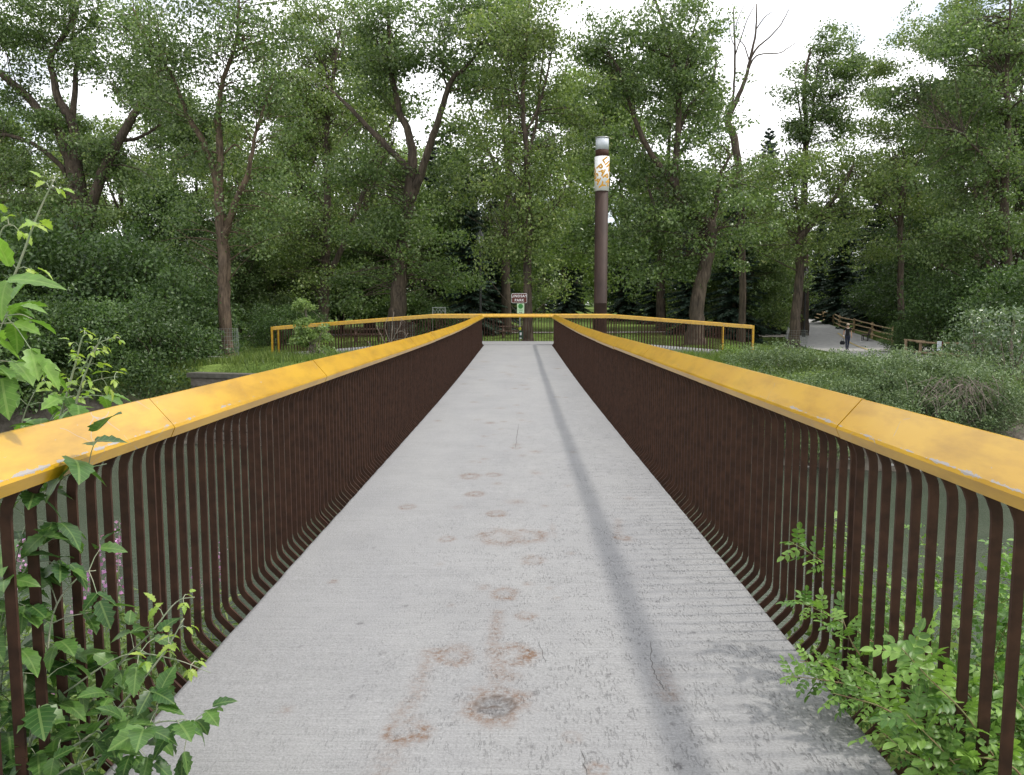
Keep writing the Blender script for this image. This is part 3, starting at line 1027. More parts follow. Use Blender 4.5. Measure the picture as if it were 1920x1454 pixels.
for s in (-1, 1):
    q.add([(0.04 + s * 0.075, -0.053, zc2 - 0.185), (0.04 + s * 0.03, -0.053, zc2 - 0.155), (0.04 + s * 0.03, -0.053, zc2 - 0.215)], [(0, 1, 2)])
q.build('arrow', M['black'], nb_)
q = MB()
for k in range(2):
    q.box((0.04 + 0.01 * k, -0.05, zc2 - 0.065 - 0.045 * k), (0.21 - 0.05 * k, 0.005, 0.016))
q.build('print_lines', M['signgreen'], nb_)
# lime tag and bag dispenser low on the post
q = MB(); zl = zz(616.5); q.sweep([(0.065 * math.cos(2 * math.pi * i / 14), 0.075 * math.sin(2 * math.pi * i / 14)) for i in range(14)], [((0, -0.036, zl), (1, 0, 0), (0, 0, 1)), ((0, -0.05, zl), (1, 0, 0), (0, 0, 1))])
q.build('lime_tag', M['lime'], sg)
zc3 = (zz(620.5) + zz(636)) / 2; h3 = zz(620.5) - zz(636)
db = plate(7.6 * k37, h3, (0.05, zc3), M['deepgreen'], sg, 'bag_dispenser', -0.034, 0.03, 0.09)
q = MB(); q.box((0.05, -0.129, zc3 + 0.05), (0.09, 0.006, 0.13)); q.box((0.05, -0.129, zc3 - 0.15), (0.12, 0.006, 0.05)); q.build('dispenser_label', M['white'], db)


# ------------------------------------------------------------------ lamps
def lamp_post(label, x, y, zlantern):
    z0 = gz(x, y)
    t = thing('lamp_post', label, 'lamp post', (x, y, z0), group='black lamp posts in the park')
    H = zlantern - z0
    q = MB(); q.lathe([(0.20, -0.1), (0.20, 0.06), (0.13, 0.10), (0.13, 0.62), (0.10, 0.68), (0.072, 0.80), (0.062, H - 0.25), (0.10, H - 0.2), (0.10, H - 0.12), (0.07, H - 0.08), (0.13, H)], n=12)
    q.build('pole', M['black'], t)
    q = MB()
    rb, rt, hh = 0.13, 0.185, 0.44
    for k in range(6):
        a0, a1 = 2 * math.pi * k / 6, 2 * math.pi * (k + 1) / 6
        q.tube([(rb * math.cos(a0), rb * math.sin(a0), H), (rt * math.cos(a0), rt * math.sin(a0), H + hh)], 0.016, 4)
    q.lathe([(rt + 0.03, H + hh), (rt + 0.035, H + hh + 0.04), (rt - 0.02, H + hh + 0.12), (0.09, H + hh + 0.26), (0.05, H + hh + 0.30), (0.05, H + hh + 0.34), (0.012, H + hh + 0.42)], n=6)
    q.build('lantern_frame', M['black'], t)
    q = MB()
    q.lathe([(rb - 0.012, H + 0.005), (rt - 0.012, H + hh - 0.002)], n=6)
    q.build('lantern_glass', M['glass'], t)
    return t


lp = P(901, 600, 46.0)
lamp_post('black lamp post with lantern among dark spruces behind the landing', lp.x, 46.0, P(901, 459, 46.0).z)
rp_ = ground_hit(1507, 634)
lamp_post('slim black lamp post at the edge of the asphalt pathway', rp_.x, rp_.y, gz(rp_.x, rp_.y) + 4.6)

# ------------------------------------------------------------------ log fence on the right
def log_fence(label, posts, rails=(0.32, 0.72, 1.10), hp=1.25, wood='peeled'):
    p0 = posts[0]
    t = thing('log_fence', label, 'fence', (p0[0], p0[1], gz(*p0)), group=None)
    o = Vector((p0[0], p0[1], gz(*p0)))
    rr = random.Random(5)
    for i, p in enumerate(posts):
        z = gz(*p)
        q = MB(); b0 = Vector((p[0], p[1], z)) - o
        q.tube([b0 - Vector((0, 0, 0.2)), b0 + Vector((0, 0, hp))], [0.085, 0.08], 8); q.build('post', M[wood], t)
        if i + 1 < len(posts):
            p2 = posts[i + 1]; z2 = gz(*p2)
            e0 = Vector((p[0], p[1], z)) - o; e1 = Vector((p2[0], p2[1], z2)) - o
            dr = (e1 - e0); side = Vector((-dr.y, dr.x, 0)).normalized() * 0.09 * (1 if i % 2 else -1) * -1
            ex = dr.normalized() * 0.22
            for h in rails:
                q = MB()
                a = e0 - ex + side * 0.75 + Vector((0, 0, h + rr.uniform(-.03, .03))); b = e1 + ex + side * 0.75 + Vector((0, 0, h + rr.uniform(-.03, .03)))
                q.tube([a, a.lerp(b, .5) + Vector((0, 0, -0.02)), b], [0.055, 0.052, 0.048], 7); q.build('rail', M[wood], t)
    return t


fence_px = [(1460, 578, 112), (1497, 590, 98), (1520, 594, 91), (1543, 603, 84), (1562, 605, 79), (1574, 612, 73), (1601, 618, 67.5), (1635, 624, 62.5), (1673, 631, 57)]
fp = []
for (px, py, d) in fence_px:
    w = P(px, py, d); fp.append((w.x, w.y))
fence = log_fence('three rail peeled log fence running along the asphalt pathway', fp)
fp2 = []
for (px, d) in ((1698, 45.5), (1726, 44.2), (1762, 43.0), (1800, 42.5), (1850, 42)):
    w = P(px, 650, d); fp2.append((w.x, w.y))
fence2 = log_fence('two rail log fence half hidden below the dark bushes by the river', fp2, (0.35, 0.95), 1.0, 'peeled_shade_tint')
w = P(1761, 649, 42.7)
nt_ = thing('notice_board', 'small white notice with purple edge fixed to the log fence', 'sign', (w.x, w.y, w.z))
q = MB(); q.box((0, 0, 0), (0.22, 0.02, 0.50)); q.build('board', M['bluewhite'], nt_)
q = MB(); q.box((0.15, 0.0, 0), (0.075, 0.024, 0.46)); q.build('edge_strip', M['signbrown'], nt_)
q = MB()
for k in range(5):
    q.box((-0.01, -0.0125, 0.16 - k * 0.07), (0.15, 0.005, 0.02))
q.build('print_lines', M['galv'], nt_)

# ------------------------------------------------------------------ bench and picnic tables
def bench(label, x, y, rz):
    t = thing('park_bench', label, 'bench', (x, y, gz(x, y) + 0.08), rz)
    for k in range(3):
        q = MB(); q.box((0, -0.16 + 0.16 * k, 0.44), (1.7, 0.13, 0.04)); q.build('seat_slat', M['dark_wood'], t)
    for k in range(2):
        q = MB(); q.box((0, 0.27 + 0.03 * k, 0.62 + 0.16 * k), (1.7, 0.04, 0.14), (R(-10), 0, 0)); q.build('back_slat', M['dark_wood'], t)
    for s in (-0.62, 0.62):
        q = MB(); q.box((s, -0.17, 0.21), (0.06, 0.06, 0.42)); q.box((s, 0.2, 0.21), (0.06, 0.06, 0.42)); q.box((s, 0.02, 0.405), (0.06, 0.44, 0.03)); q.box((s, 0.29, 0.62), (0.06, 0.05, 0.44), (R(-10), 0, 0))
        q.build('leg_frame', M['black'], t)
    return t


bp = ground_hit(1622, 641)
bench('dark slatted park bench on the pad beside the log fence', bp.x, bp.y, R(-118))


def picnic(label, x, y, rz, mat='dark_wood'):
    t = thing('picnic_table', label, 'picnic table', (x, y, gz(x, y)), rz, 'picnic tables on the lawn')
    for k in range(4):
        q = MB(); q.box((0, -0.27 + 0.18 * k, 0.75), (1.9, 0.16, 0.045)); q.build('top_plank', M[mat], t)
    for s in (-1, 1):
        q = MB(); q.box((0, s * 0.68, 0.45), (1.9, 0.26, 0.045)); q.build('seat_plank', M[mat], t)
    for s in (-0.65, 0.65):
        q = MB(); q.box((s, 0, 0.40), (0.09, 1.45, 0.09)); q.box((s, 0, 0.70), (0.09, 0.62, 0.06))
        for k in (-1, 1):
            q.box((s, k * 0.40, 0.36), (0.09, 0.09, 0.80), (R(k * 25), 0, 0))
        q.build('leg_frame', M[mat], t)
    return t


for (lab, px, d, rz) in (('dark picnic table on the lawn behind the ramp with the sapling', 688, 46.5, 0.25), ('picnic table behind the park sign and its tree', 962, 52, 0.1),
                         ('distant picnic table in the sunny clearing beyond the double trunked tree', 682, 74, 0.2)):
    w = P(px, 600, d); picnic(lab, w.x, w.y, rz)
# grey lattice panel seen above the landing rail
w = P(823, 580, 52)
lt = thing('lattice_panel', 'small grey lattice panel standing behind the landing rail', 'lattice panel', (w.x, w.y, gz(w.x, w.y)))
hz = P(823, 577, 52).z - gz(w.x, w.y)
for s in (-0.4, 0.4):
    q = MB(); q.box((s, 0, hz / 2), (0.06, 0.06, hz)); q.build('post', M['galv'], lt)
for k in range(7):
    q = MB(); q.box((-0.3 + 0.1 * k, 0, hz - 0.22), (0.025, 0.02, 0.40), (0, R(35 if k % 2 else -35), 0)); q.build('slat', M['galv'], lt)
q = MB(); q.box((0, 0, hz), (0.9, 0.05, 0.05)); q.box((0, 0, hz - 0.44), (0.9, 0.05, 0.05)); q.build('frame', M['galv'], lt)

# ------------------------------------------------------------------ timber river wall at the far bank
w0, w1 = P(375, 690, 28.6), P(560, 705, 27.6)
rw = thing('retaining_wall', 'old timber crib wall with grey coping above the river', 'retaining wall', (w0.x, w0.y, -0.86))
dirv = Vector((w1.x - w0.x, w1.y - w0.y, 0)); ln = dirv.length; ra = math.atan2(dirv.y, dirv.x)
for k in range(9):
    q = MB(); c_ = dirv * 0.5 + Vector((0, 0, -0.22 - 0.32 * k))
    q.box(c_ + Vector((0, 0.03 * (k % 2), 0)), (ln + 0.6, 0.28, 0.285), Euler((0, 0, ra)).to_matrix()); q.build('beam', M['timber'], rw)
q = MB(); q.box(dirv * 0.5 + Vector((0, 0.05, 0.02)), (ln + 0.8, 0.55, 0.16), Euler((0, 0, ra)).to_matrix()); q.build('coping', M['coping'], rw)
w0, w1 = P(385, 668, 33.2), P(432, 671, 32.4)
q = MB(); q.box(((w0.x + w1.x) / 2, (w0.y + w1.y) / 2, gz(w0.x, w0.y) + 0.08), (1.3, 0.3, 0.36), (0, 0, -0.5))
tag(q.build('curb_block', M['slab']), 'mossy concrete block at the foot of the bank cottonwood', 'block')

# ------------------------------------------------------------------ leaves, trees
def leaf_field(centers, size, rng, up=0.4, droop=0.5, aspect=0.72, vary=0.5):
    """kite leaves: two triangles folded along the midrib"""
    n = len(centers)
    ax = rng.normal(size=(n, 3)); ax[:, 2] -= droop
    ax /= np.linalg.norm(ax, axis=1)[:, None] + 1e-9
    nr = rng.normal(size=(n, 3)); nr[:, 2] += up
    sd = np.cross(ax, nr); sd /= np.linalg.norm(sd, axis=1)[:, None] + 1e-9
    nn_ = np.cross(sd, ax)
    L = size * (1 + vary * (rng.rand(n) * 2 - 1))[:, None]
    v0 = centers
    v2 = centers + ax * L
    mid = centers + ax * L * 0.42 + nn_ * L * 0.10
    v1 = mid - sd * L * aspect * 0.5
    v3 = mid + sd * L * aspect * 0.5
    V = np.stack([v0, v1, v2, v3], 1).reshape(-1, 3)
    b = np.arange(n) * 4
    Fc = np.concatenate([np.stack([b, b + 1, b + 2], -1), np.stack([b, b + 2, b + 3], -1)])
    return V, Fc


def clump_points(cl, rads, n_each, rng):
    pts = []
    for c, r in zip(cl, rads):
        k = max(4, int(n_each * (r / 0.6) ** 2 * rng.uniform(0.6, 1.3)))
        g = rng.normal(size=(k, 3))
        g /= np.linalg.norm(g, axis=1)[:, None] + 1e-9
        rad = r * rng.rand(k)[:, None] ** 0.45
        q = g * rad * np.array([1.15, 1.15, 0.72])
        pts.append(c + q)
    return np.concatenate(pts)


def add_twig(b, a, c, r0, r1, rng, n=4):
    a = Vector(a); c = Vector(c)
    m = a.lerp(c, 0.5) + Vector((rng.normal() * 0.1, rng.normal() * 0.1, 0.12 + rng.normal() * 0.1)) * (c - a).length
    pts = []
    for i in range(5):
        t = i / 4
        pts.append(a * (1 - t) ** 2 + m * 2 * t * (1 - t) + c * t * t)
    b.tube(pts, [r0 + (r1 - r0) * i / 4 for i in range(5)], n, cap=False)


def bough_scatter(rng, n, per=7, spread=0.85):
    """unit-ball positions of boughs plus the metre offsets of the clumps round each"""
    out = []
    for j in range(max(1, int(round(n / per)))):
        g = rng.normal(size=3); g /= np.linalg.norm(g); g = g * rng.rand() ** 0.42
        for i in range(per):
            out.append((g, rng.normal(size=3) * np.array([spread, spread, spread * 0.42])))
    return out


def px_tree(name, label, cat, d, limbs, crowns, leaf, mat, bark, seed, dens=1.0, up=0.5, group=None, clr=(0.45, 0.85), bare=0, leafless=False, n_each=62):
    """tree measured off the photo: limbs = pixel polylines with widths, crowns = pixel ellipses filled with leaf clumps"""
    rng = np.random.RandomState(seed)
    k = d / F
    b = MB(); samp = []
    base = None
    for li, limb in enumerate(limbs):
        off = 0.0
        pts = limb
        if isinstance(limb, dict):
            pts, off = limb['p'], limb['off']
        n_ = len(pts)
        q = []
        for i, (px, py, w) in enumerate(pts):
            o = off * (i / max(1, n_ - 1))
            v = P(px, py, d + o)
            q.append((v, w * 0.42 * k))
        if li == 0:
            v, r = q[0]
            g = gz(v.x, v.y)
            base = Vector((v.x, v.y, g))
            if v.z > g:
                q = [(Vector((v.x, v.y, g - 0.25)), r * 1.45), (Vector((v.x, v.y, g + 0.15)), r * 1.15)] + [z_ for z_ in q if z_[0].z > g + 0.5]
            else:
                q[0] = (Vector((v.x, v.y, g - 0.25)), r * 1.35)
        ps = catmull([z_[0] for z_ in q], 5)
        rs = [z_.x for z_ in catmull([(z_[1], 0, 0) for z_ in q], 5)]
        jit = 0.03
        ps = [p_ + Vector((rng.normal() * jit * min(1, r_ * 2 + .2), rng.normal() * jit, 0)) if 0 < i_ < len(ps) - 1 else p_ for i_, (p_, r_) in enumerate(zip(ps, rs))]
        b.tube([p_ - base for p_ in ps], [max(0.012, r_) for r_ in rs], 10 if max(rs) > 0.15 else 6)
        samp += [(p_ - base, r_) for p_, r_ in zip(ps[len(ps) // 4:], rs[len(ps) // 4:])]
    t = thing(name, label, cat, base, 0, group)
    SP = np.array([list(s[0]) for s in samp]); SR = np.array([s[1] for s in samp])
    cl = []; rads = []
    for (cx_, cy_, rx, ry, n) in crowns:
        c0 = P(cx_, cy_, d) - base
        rz_ = min(4.5, 0.5 * (rx + ry) * k * 1.0)
        sp_r = min(0.85, 0.45 * min(rx, ry) * k)
        for g, off_ in bough_scatter(rng, n * dens * 1.22, 7, sp_r):
            cl.append(np.array([c0.x + g[0] * rx * k, c0.y - 0.1 + g[1] * rz_, c0.z + g[2] * ry * k]) + off_); rads.append(rng.uniform(*clr))
    if cl:
        kk = [i for i, c in enumerate(cl) if not ((abs(c[0] + base.x - pp.x) < 1.5 and c[1] + base.y < 39.3) or (abs(c[0] + base.x - sp_.x) < 1.4 and c[1] + base.y < 38.9 and c[2] < 4.2))]
        cl = [cl[i] for i in kk]; rads = [rads[i] for i in kk]
        for c, r in zip(cl, rads):
            dist = np.linalg.norm(SP - c, axis=1) + np.maximum(0, SP[:, 2] - c[2]) * 0.7
            j = int(np.argmin(dist))
            j = int(rng.choice(np.argsort(dist)[:9]))
            if dist[j] < 6 and rng.rand() < 0.45:
                add_twig(b, SP[j], c, min(SR[j] * 0.5, 0.010 + 0.007 * dist[j]), 0.005, rng)
    b.build('trunk', M[bark], t, True)
    if cl and not leafless:
        pts = clump_points(cl, rads, n_each, rng)
        V, Fc = leaf_field(pts, leaf, rng, up)
        link('crown', np_mesh('crown', V, Fc, M[mat]), t)
    return t


def gen_tree_mesh(seed, H, cr, z0, mat, bark, leaf, nclump, n_each, trunk_r, forks=4, clr=(0.6, 1.1)):
    rng = np.random.RandomState(seed)
    b = MB(); SP = []
    top = Vector((rng.normal() * 0.4, rng.normal() * 0.4, H * 0.93))
    tr = [Vector((0, 0, -0.3)), Vector((rng.normal() * 0.1, rng.normal() * 0.1, H * 0.3)), Vector((rng.normal() * 0.35, rng.normal() * 0.35, H * 0.6)), top]
    ps = catmull(tr, 6)
    b.tube(ps, [trunk_r * (1.25 - 1.18 * i / (len(ps) - 1)) for i in range(len(ps))], 8)
    SP += ps[6:]
    for k in range(forks):
        a = rng.rand() * 6.28; s = ps[int(rng.randint(len(ps) // 3, 2 * len(ps) // 3))]
        e = s + Vector((math.cos(a) * cr * 0.6, math.sin(a) * cr * 0.6, H * rng.uniform(0.2, 0.38)))
        lp_ = catmull([s, s.lerp(e, .5) + Vector((0, 0, -0.3)), e], 5)
        b.tube(lp_, [trunk_r * 0.5 * (1 - 0.85 * i / (len(lp_) - 1)) for i in range(len(lp_))], 6)
        SP += lp_
    SPa = np.array([list(p) for p in SP])
    cl = []; rads = []
    bc = None
    for i in range(nclump):
        if i % 6 == 0:
            h = rng.rand() ** 0.85
            z = z0 + (H - z0) * h
            prof_ = math.sin(math.pi * min(1, 0.18 + 0.82 * h)) ** 0.6 * cr
            a = rng.rand() * 6.28; r = prof_ * rng.rand() ** 0.45
            bc = np.array([math.cos(a) * r, math.sin(a) * r, z])
        c = bc + rng.normal(size=3) * np.array([0.85, 0.85, 0.36]); cl.append(c); rads.append(rng.uniform(*clr))
        if rng.rand() < 0.7:
            dist = np.linalg.norm(SPa - c, axis=1) + np.maximum(0, SPa[:, 2] - c[2]) * 0.7
            add_twig(b, SPa[int(np.argmin(dist))], c, 0.03, 0.006, rng, 3)
    tm = b.mesh('trunk', M[bark], True)
    V, Fc = leaf_field(clump_points(cl, rads, n_each, rng), leaf, rng, 0.5)
    return tm, np_mesh('crown', V, Fc, M[mat])


def bush_mesh(seed, rx, ry, h, mat, leaf, nclump, n_each, aspect=0.6, stems=14, clr=(0.3, 0.55), bark='twig', up=0.5):
    rng = np.random.RandomState(seed)
    b = MB(); cl = []; rads = []
    for i in range(nclump):
        g = rng.normal(size=3); g /= np.linalg.norm(g); g[2] = abs(g[2])
        g *= rng.rand() ** 0.35
        wob_ = 1 + 0.25 * math.sin(3 * math.atan2(g[1], g[0]) + seed)
        c = np.array([g[0] * rx * wob_, g[1] * ry * wob_, 0.12 * h + g[2] * h * 0.88 * (0.85 + 0.3 * rng.rand())])
        cl.append(c); rads.append(rng.uniform(*clr))
    for i in range(stems):
        c = Vector(cl[i % len(cl)])
        s = Vector((c.x * 0.25, c.y * 0.25, -0.2))
        add_twig(b, s, c, 0.03, 0.008, rng, 4)
    V, Fc = leaf_field(clump_points(cl, rads, n_each, rng), leaf, rng, up, 0.2, aspect)
    return b.mesh('stem', M[bark], True), np_mesh('foliage', V, Fc, M[mat])


def spruce_mesh(seed, H, Rb, dens=1.0):
    rng = np.random.RandomState(seed)
    b = MB()
    b.tube([(0, 0, -0.3), (0, 0, H * 0.5), (0, 0, H)], [0.02 * H * 0.8, 0.012 * H * 0.8, 0.01], 7)
    cen = []; ax = []; ln_ = []
    z = 0.06 * H
    while z < H * 0.985:
        f = 1 - z / H
        Lb = Rb * f ** 0.8 * rng.uniform(0.75, 1.15) + 0.16
        nb2 = int(5 + 3 * f)
        a0 = rng.rand() * 6.28
        for k in range(nb2):
            a = a0 + k * 6.28 / nb2 + rng.normal() * 0.15
            L = Lb * rng.uniform(0.6, 1.2)
            zb_ = z + rng.normal() * 0.014 * H
            dr = np.array([math.cos(a), math.sin(a), 0])
            sd = np.array([-dr[1], dr[0], 0])
            rise = 0.55 * (1 - f) ** 2 - 0.32 * f
            end = Vector((dr * L + np.array([0, 0, zb_ + rise * L])).tolist())
            if f > 0.25:
                b.tube([(0, 0, zb_), end], [0.012 + 0.01 * f, 0.004], 3, cap=False)
            m = max(4, int(L / 0.10 * dens))
            for i in range(m):
                s = (i + 0.6) / m
                p = dr * L * s + np.array([0, 0, zb_ + rise * L * s - 0.10 * L * s * s + 0.05 * L * s ** 4])
                for sg_ in (-1, 1):
                    w_ = (0.12 + 0.34 * L * (1 - s) ** 0.8 * 0.8) * rng.uniform(0.6, 1.2)
                    v = dr * 0.75 + sd * sg_ * 0.9 + np.array([0, 0, -0.28 - rng.rand() * 0.35])
                    cen.append(p); ax.append(v / np.linalg.norm(v)); ln_.append(min(0.6, w_) + 0.08)
                v = dr * 0.4 + sd * rng.normal() * 0.3 + np.array([0, 0, -0.8])
                cen.append(p); ax.append(v / np.linalg.norm(v)); ln_.append(0.16 + 0.1 * rng.rand())
        z += (H * 0.021 * rng.uniform(0.8, 1.25) + 0.05) * (0.55 + 0.45 * min(1, f * 2))
    cen = np.array(cen); ax = np.array(ax); ln_ = np.array(ln_)[:, None]
    n = len(cen)
    nr = rng.normal(size=(n, 3)); nr[:, 2] += 1.2
    sd = np.cross(ax, nr); sd /= np.linalg.norm(sd, axis=1)[:, None]
    w = 0.055 + 0.05 * rng.rand(n)[:, None]
    v0 = cen; v2 = cen + ax * ln_; mid = cen + ax * ln_ * 0.45
    V = np.stack([v0, mid - sd * w, v2, mid + sd * w], 1).reshape(-1, 3)
    bi = np.arange(n) * 4
    Fc = np.concatenate([np.stack([bi, bi + 1, bi + 2], -1), np.stack([bi, bi + 2, bi + 3], -1)])
    return b.mesh('trunk', M['bark'], True), np_mesh('crown', V, Fc, M['needle'])


def put(name, label, cat, meshes, names, x, y, rz=0.0, s=1.0, group=None, z=None, sz=None):
    t = thing(name, label, cat, (x, y, gz(x, y) if z is None else z), rz, group)
    t.scale = (s, s, sz if sz else s)
    for me, nm in zip(meshes, names):
        link(nm, me, t)
    return t


# ---- the cottonwoods that can be told apart
LEAF = 0.145
px_tree('cottonwood_tree', 'huge cottonwood with four dark stems fanning out above the left thicket', 'tree', 46,
        [[(152, 590, 52), (150, 520, 48), (150, 430, 46), (146, 380, 42), (142, 335, 34), (127, 290, 26), (110, 247, 22), (80, 217, 19), (50, 180, 17), (0, 137, 14), (-50, 90, 8)],
         [(150, 370, 30), (147, 333, 24), (143, 283, 22), (133, 227, 20), (110, 187, 17), (100, 143, 14), (93, 113, 12), (113, 77, 11), (133, 43, 10), (142, -10, 7)],
         {'p': [(134, 240, 14), (138, 200, 13), (141, 150, 11), (143, 110, 9), (137, 60, 7), (150, 0, 4)], 'off': 1.5},
         {'p': [(160, 430, 28), (167, 400, 25), (187, 337, 22), (207, 293, 21), (230, 253, 19), (250, 217, 17), (273, 180, 12), (300, 130, 8), (310, 60, 5)], 'off': -1.5},
         [(226, 264, 9), (250, 262, 8), (277, 250, 6), (300, 235, 4)],
         {'p': [(125, 330, 12), (113, 310, 11), (67, 273, 9), (27, 257, 8), (0, 253, 7), (-40, 262, 4)], 'off': -1.0},
         [(118, 80, 6), (150, 60, 5), (180, 30, 4)]],
        [(60, 40, 120, 70, 80), (190, 40, 110, 75, 80), (20, 110, 70, 80, 50), (215, 130, 90, 55, 55), (40, 320, 80, 60, 40), (70, 235, 55, 30, 16), (230, 320, 90, 60, 50),
         (300, 190, 60, 70, 50), (120, 400, 130, 60, 60), (20, 210, 50, 40, 18), (165, 250, 40, 60, 20), (-80, 150, 80, 150, 60)],
        LEAF, 'leaf_cotton', 'bark', 1)
px_tree('cottonwood_tree', 'furrowed cottonwood on the river bank ringed with a wire guard', 'tree', 34,
        [[(425, 668, 34), (424, 640, 29), (421, 560, 27), (420, 480, 26), (414, 420, 24), (411, 367, 20), (413, 300, 16), (410, 213, 14), (418, 150, 10), (440, 90, 8), (447, 30, 6), (450, -30, 4)],
         [(412, 372, 18), (407, 350, 16), (397, 307, 14), (377, 260, 13), (357, 227, 11), (347, 207, 9), (330, 160, 8), (313, 127, 7), (287, 103, 6), (277, 80, 5), (250, 17, 4)],
         {'p': [(423, 440, 18), (430, 413, 16), (443, 377, 14), (463, 333, 12), (470, 300, 9), (480, 250, 7), (500, 190, 4)], 'off': -1.0},
         [(410, 288, 5), (380, 282, 4), (350, 292, 3), (330, 300, 2)], [(420, 290, 4), (440, 272, 4), (455, 283, 2)],
         [(428, 360, 3), (450, 345, 2), (462, 372, 2)], [(434, 350, 2), (455, 355, 2), (475, 360, 1.5)]],
        [(400, 60, 130, 80, 80), (330, 140, 90, 60, 45), (470, 140, 75, 70, 45), (500, 40, 70, 60, 44), (540, 220, 70, 90, 40), (510, 330, 60, 80, 36), (350, 310, 50, 70, 20), (340, 230, 60, 40, 16), (480, 430, 70, 50, 24), (350, 420, 50, 60, 18), (285, 60, 60, 60, 24)],
        0.115, 'leaf_cotton', 'bark_warm', 2, n_each=52)
px_tree('cottonwood_tree', 'slender straight cottonwood with a leaning companion stem behind the ramp sapling', 'tree', 52,
        [[(606, 600, 26), (608, 540, 22), (612, 470, 18), (613, 420, 17), (613, 300, 14), (613, 233, 12), (620, 193, 10), (628, 120, 7), (640, 40, 5)],
         {'p': [(600, 592, 16), (618, 520, 14), (640, 467, 12), (670, 393, 11), (690, 343, 10), (723, 297, 7), (740, 260, 4)], 'off': -1.5}],
        [(600, 20, 90, 60, 40), (600, 110, 95, 120, 90), (560, 260, 80, 100, 60), (660, 250, 70, 90, 50), (640, 380, 60, 70, 36), (550, 420, 70, 90, 50), (600, 500, 80, 60, 34), (520, 150, 60, 70, 36)],
        LEAF, 'leaf_cotton2', 'bark', 3)
px_tree('cottonwood_tree', 'double trunked cottonwood behind the landing with a wide forked top', 'tree', 44,
        [[(745, 600, 42), (746, 560, 36), (750, 520, 32), (753, 480, 28), (763, 400, 26), (770, 333, 24), (773, 283, 19), (763, 240, 16), (750, 213, 14), (733, 133, 11), (730, 83, 9), (727, 0, 6)],
         {'p': [(768, 380, 22), (778, 355, 20), (787, 333, 18), (800, 290, 16), (820, 233, 14), (837, 173, 12), (853, 143, 10), (873, 127, 7), (900, 90, 5), (920, 40, 3)], 'off': -1.2},
         {'p': [(770, 318, 15), (750, 300, 14), (707, 257, 12), (660, 207, 9), (640, 187, 7), (610, 160, 4)], 'off': 1.2},
         [(734, 135, 7), (715, 95, 5), (690, 50, 4), (660, 23, 3)], [(840, 170, 5), (830, 130, 4), (835, 60, 3)]],
        [(780, 50, 110, 70, 75), (700, 70, 60, 70, 40), (870, 90, 75, 60, 46), (765, 150, 60, 55, 30), (920, 30, 60, 50, 30), (690, 330, 70, 60, 40), (800, 420, 60, 60, 34), (720, 450, 70, 70, 40), (810, 520, 60, 50, 30), (690, 540, 60, 40, 24), (900, 180, 40, 40, 15)],
        LEAF, 'leaf_cotton', 'bark', 4)
px_tree('cottonwood_tree', 'straight trunked cottonwood directly behind the park sign', 'tree', 39.2,
        [[(990, 648, 30), (990, 630, 25), (989, 560, 20), (989, 480, 18), (991, 420, 17), (990, 333, 14), (983, 233, 11), (980, 167, 9), (987, 83, 6), (992, 0, 4)],
         [(991, 440, 9), (1010, 420, 7), (1035, 395, 5), (1055, 370, 3)], {'p': [(990, 300, 7), (1003, 240, 6), (1012, 170, 5), (1020, 80, 3)], 'off': 0.6},
         {'p': [(985, 250, 6), (1010, 200, 5), (1030, 120, 4), (1040, 50, 2)], 'off': -0.8}, [(984, 215, 5), (965, 160, 4), (950, 110, 2)], [(989, 420, 5), (960, 438, 4), (930, 440, 2)]],
        [(990, 60, 95, 75, 70), (940, 250, 75, 80, 52), (1050, 210, 75, 80, 50), (1000, 350, 85, 60, 50), (920, 370, 55, 60, 30), (1065, 330, 60, 60, 32), (960, 470, 60, 45, 26), (1050, 450, 60, 60, 30), (1020, 530, 50, 35, 20), (950, 150, 50, 50, 16), (1060, 110, 70, 60, 36)],
        0.125, 'leaf_cotton2', 'bark', 5)
px_tree('cottonwood_tree', 'massive leaning cottonwood behind the ramp beside the pylon', 'tree', 43,
        [[(1303, 650, 42), (1304, 610, 36), (1310, 550, 32), (1322, 500, 30), (1334, 450, 26), (1330, 420, 23), (1300, 400, 19), (1275, 378, 17), (1266, 340, 16), (1267, 300, 15), (1273, 213, 13), (1268, 160, 11), (1257, 100, 8), (1240, 33, 6), (1220, -20, 4)],
         {'p': [(1280, 390, 15), (1267, 350, 14), (1223, 293, 12), (1197, 240, 10), (1180, 193, 8), (1160, 130, 5), (1120, 70, 3)], 'off': -1.0},
         {'p': [(1268, 260, 10), (1280, 230, 9), (1293, 200, 8), (1327, 160, 6), (1345, 120, 4)], 'off': 1.0}, [(1332, 440, 14), (1345, 370, 12), (1350, 330, 8), (1370, 290, 5)],
         [(1272, 200, 6), (1285, 130, 5), (1300, 60, 4), (1320, 0, 3)], [(1260, 110, 5), (1225, 95, 4), (1200, 80, 2)]],
        [(1180, 60, 80, 65, 52), (1290, 60, 70, 70, 48), (1180, 165, 75, 50, 42), (1320, 210, 55, 75, 42), (1200, 300, 50, 50, 22), (1330, 340, 90, 70, 60), (1240, 430, 90, 70, 54), (1400, 420, 70, 70, 46), (1180, 480, 60, 70, 36), (1110, 100, 60, 50, 30), (1290, 500, 60, 40, 16), (1230, 180, 40, 60, 16)],
        LEAF, 'leaf_cotton', 'bark', 6)
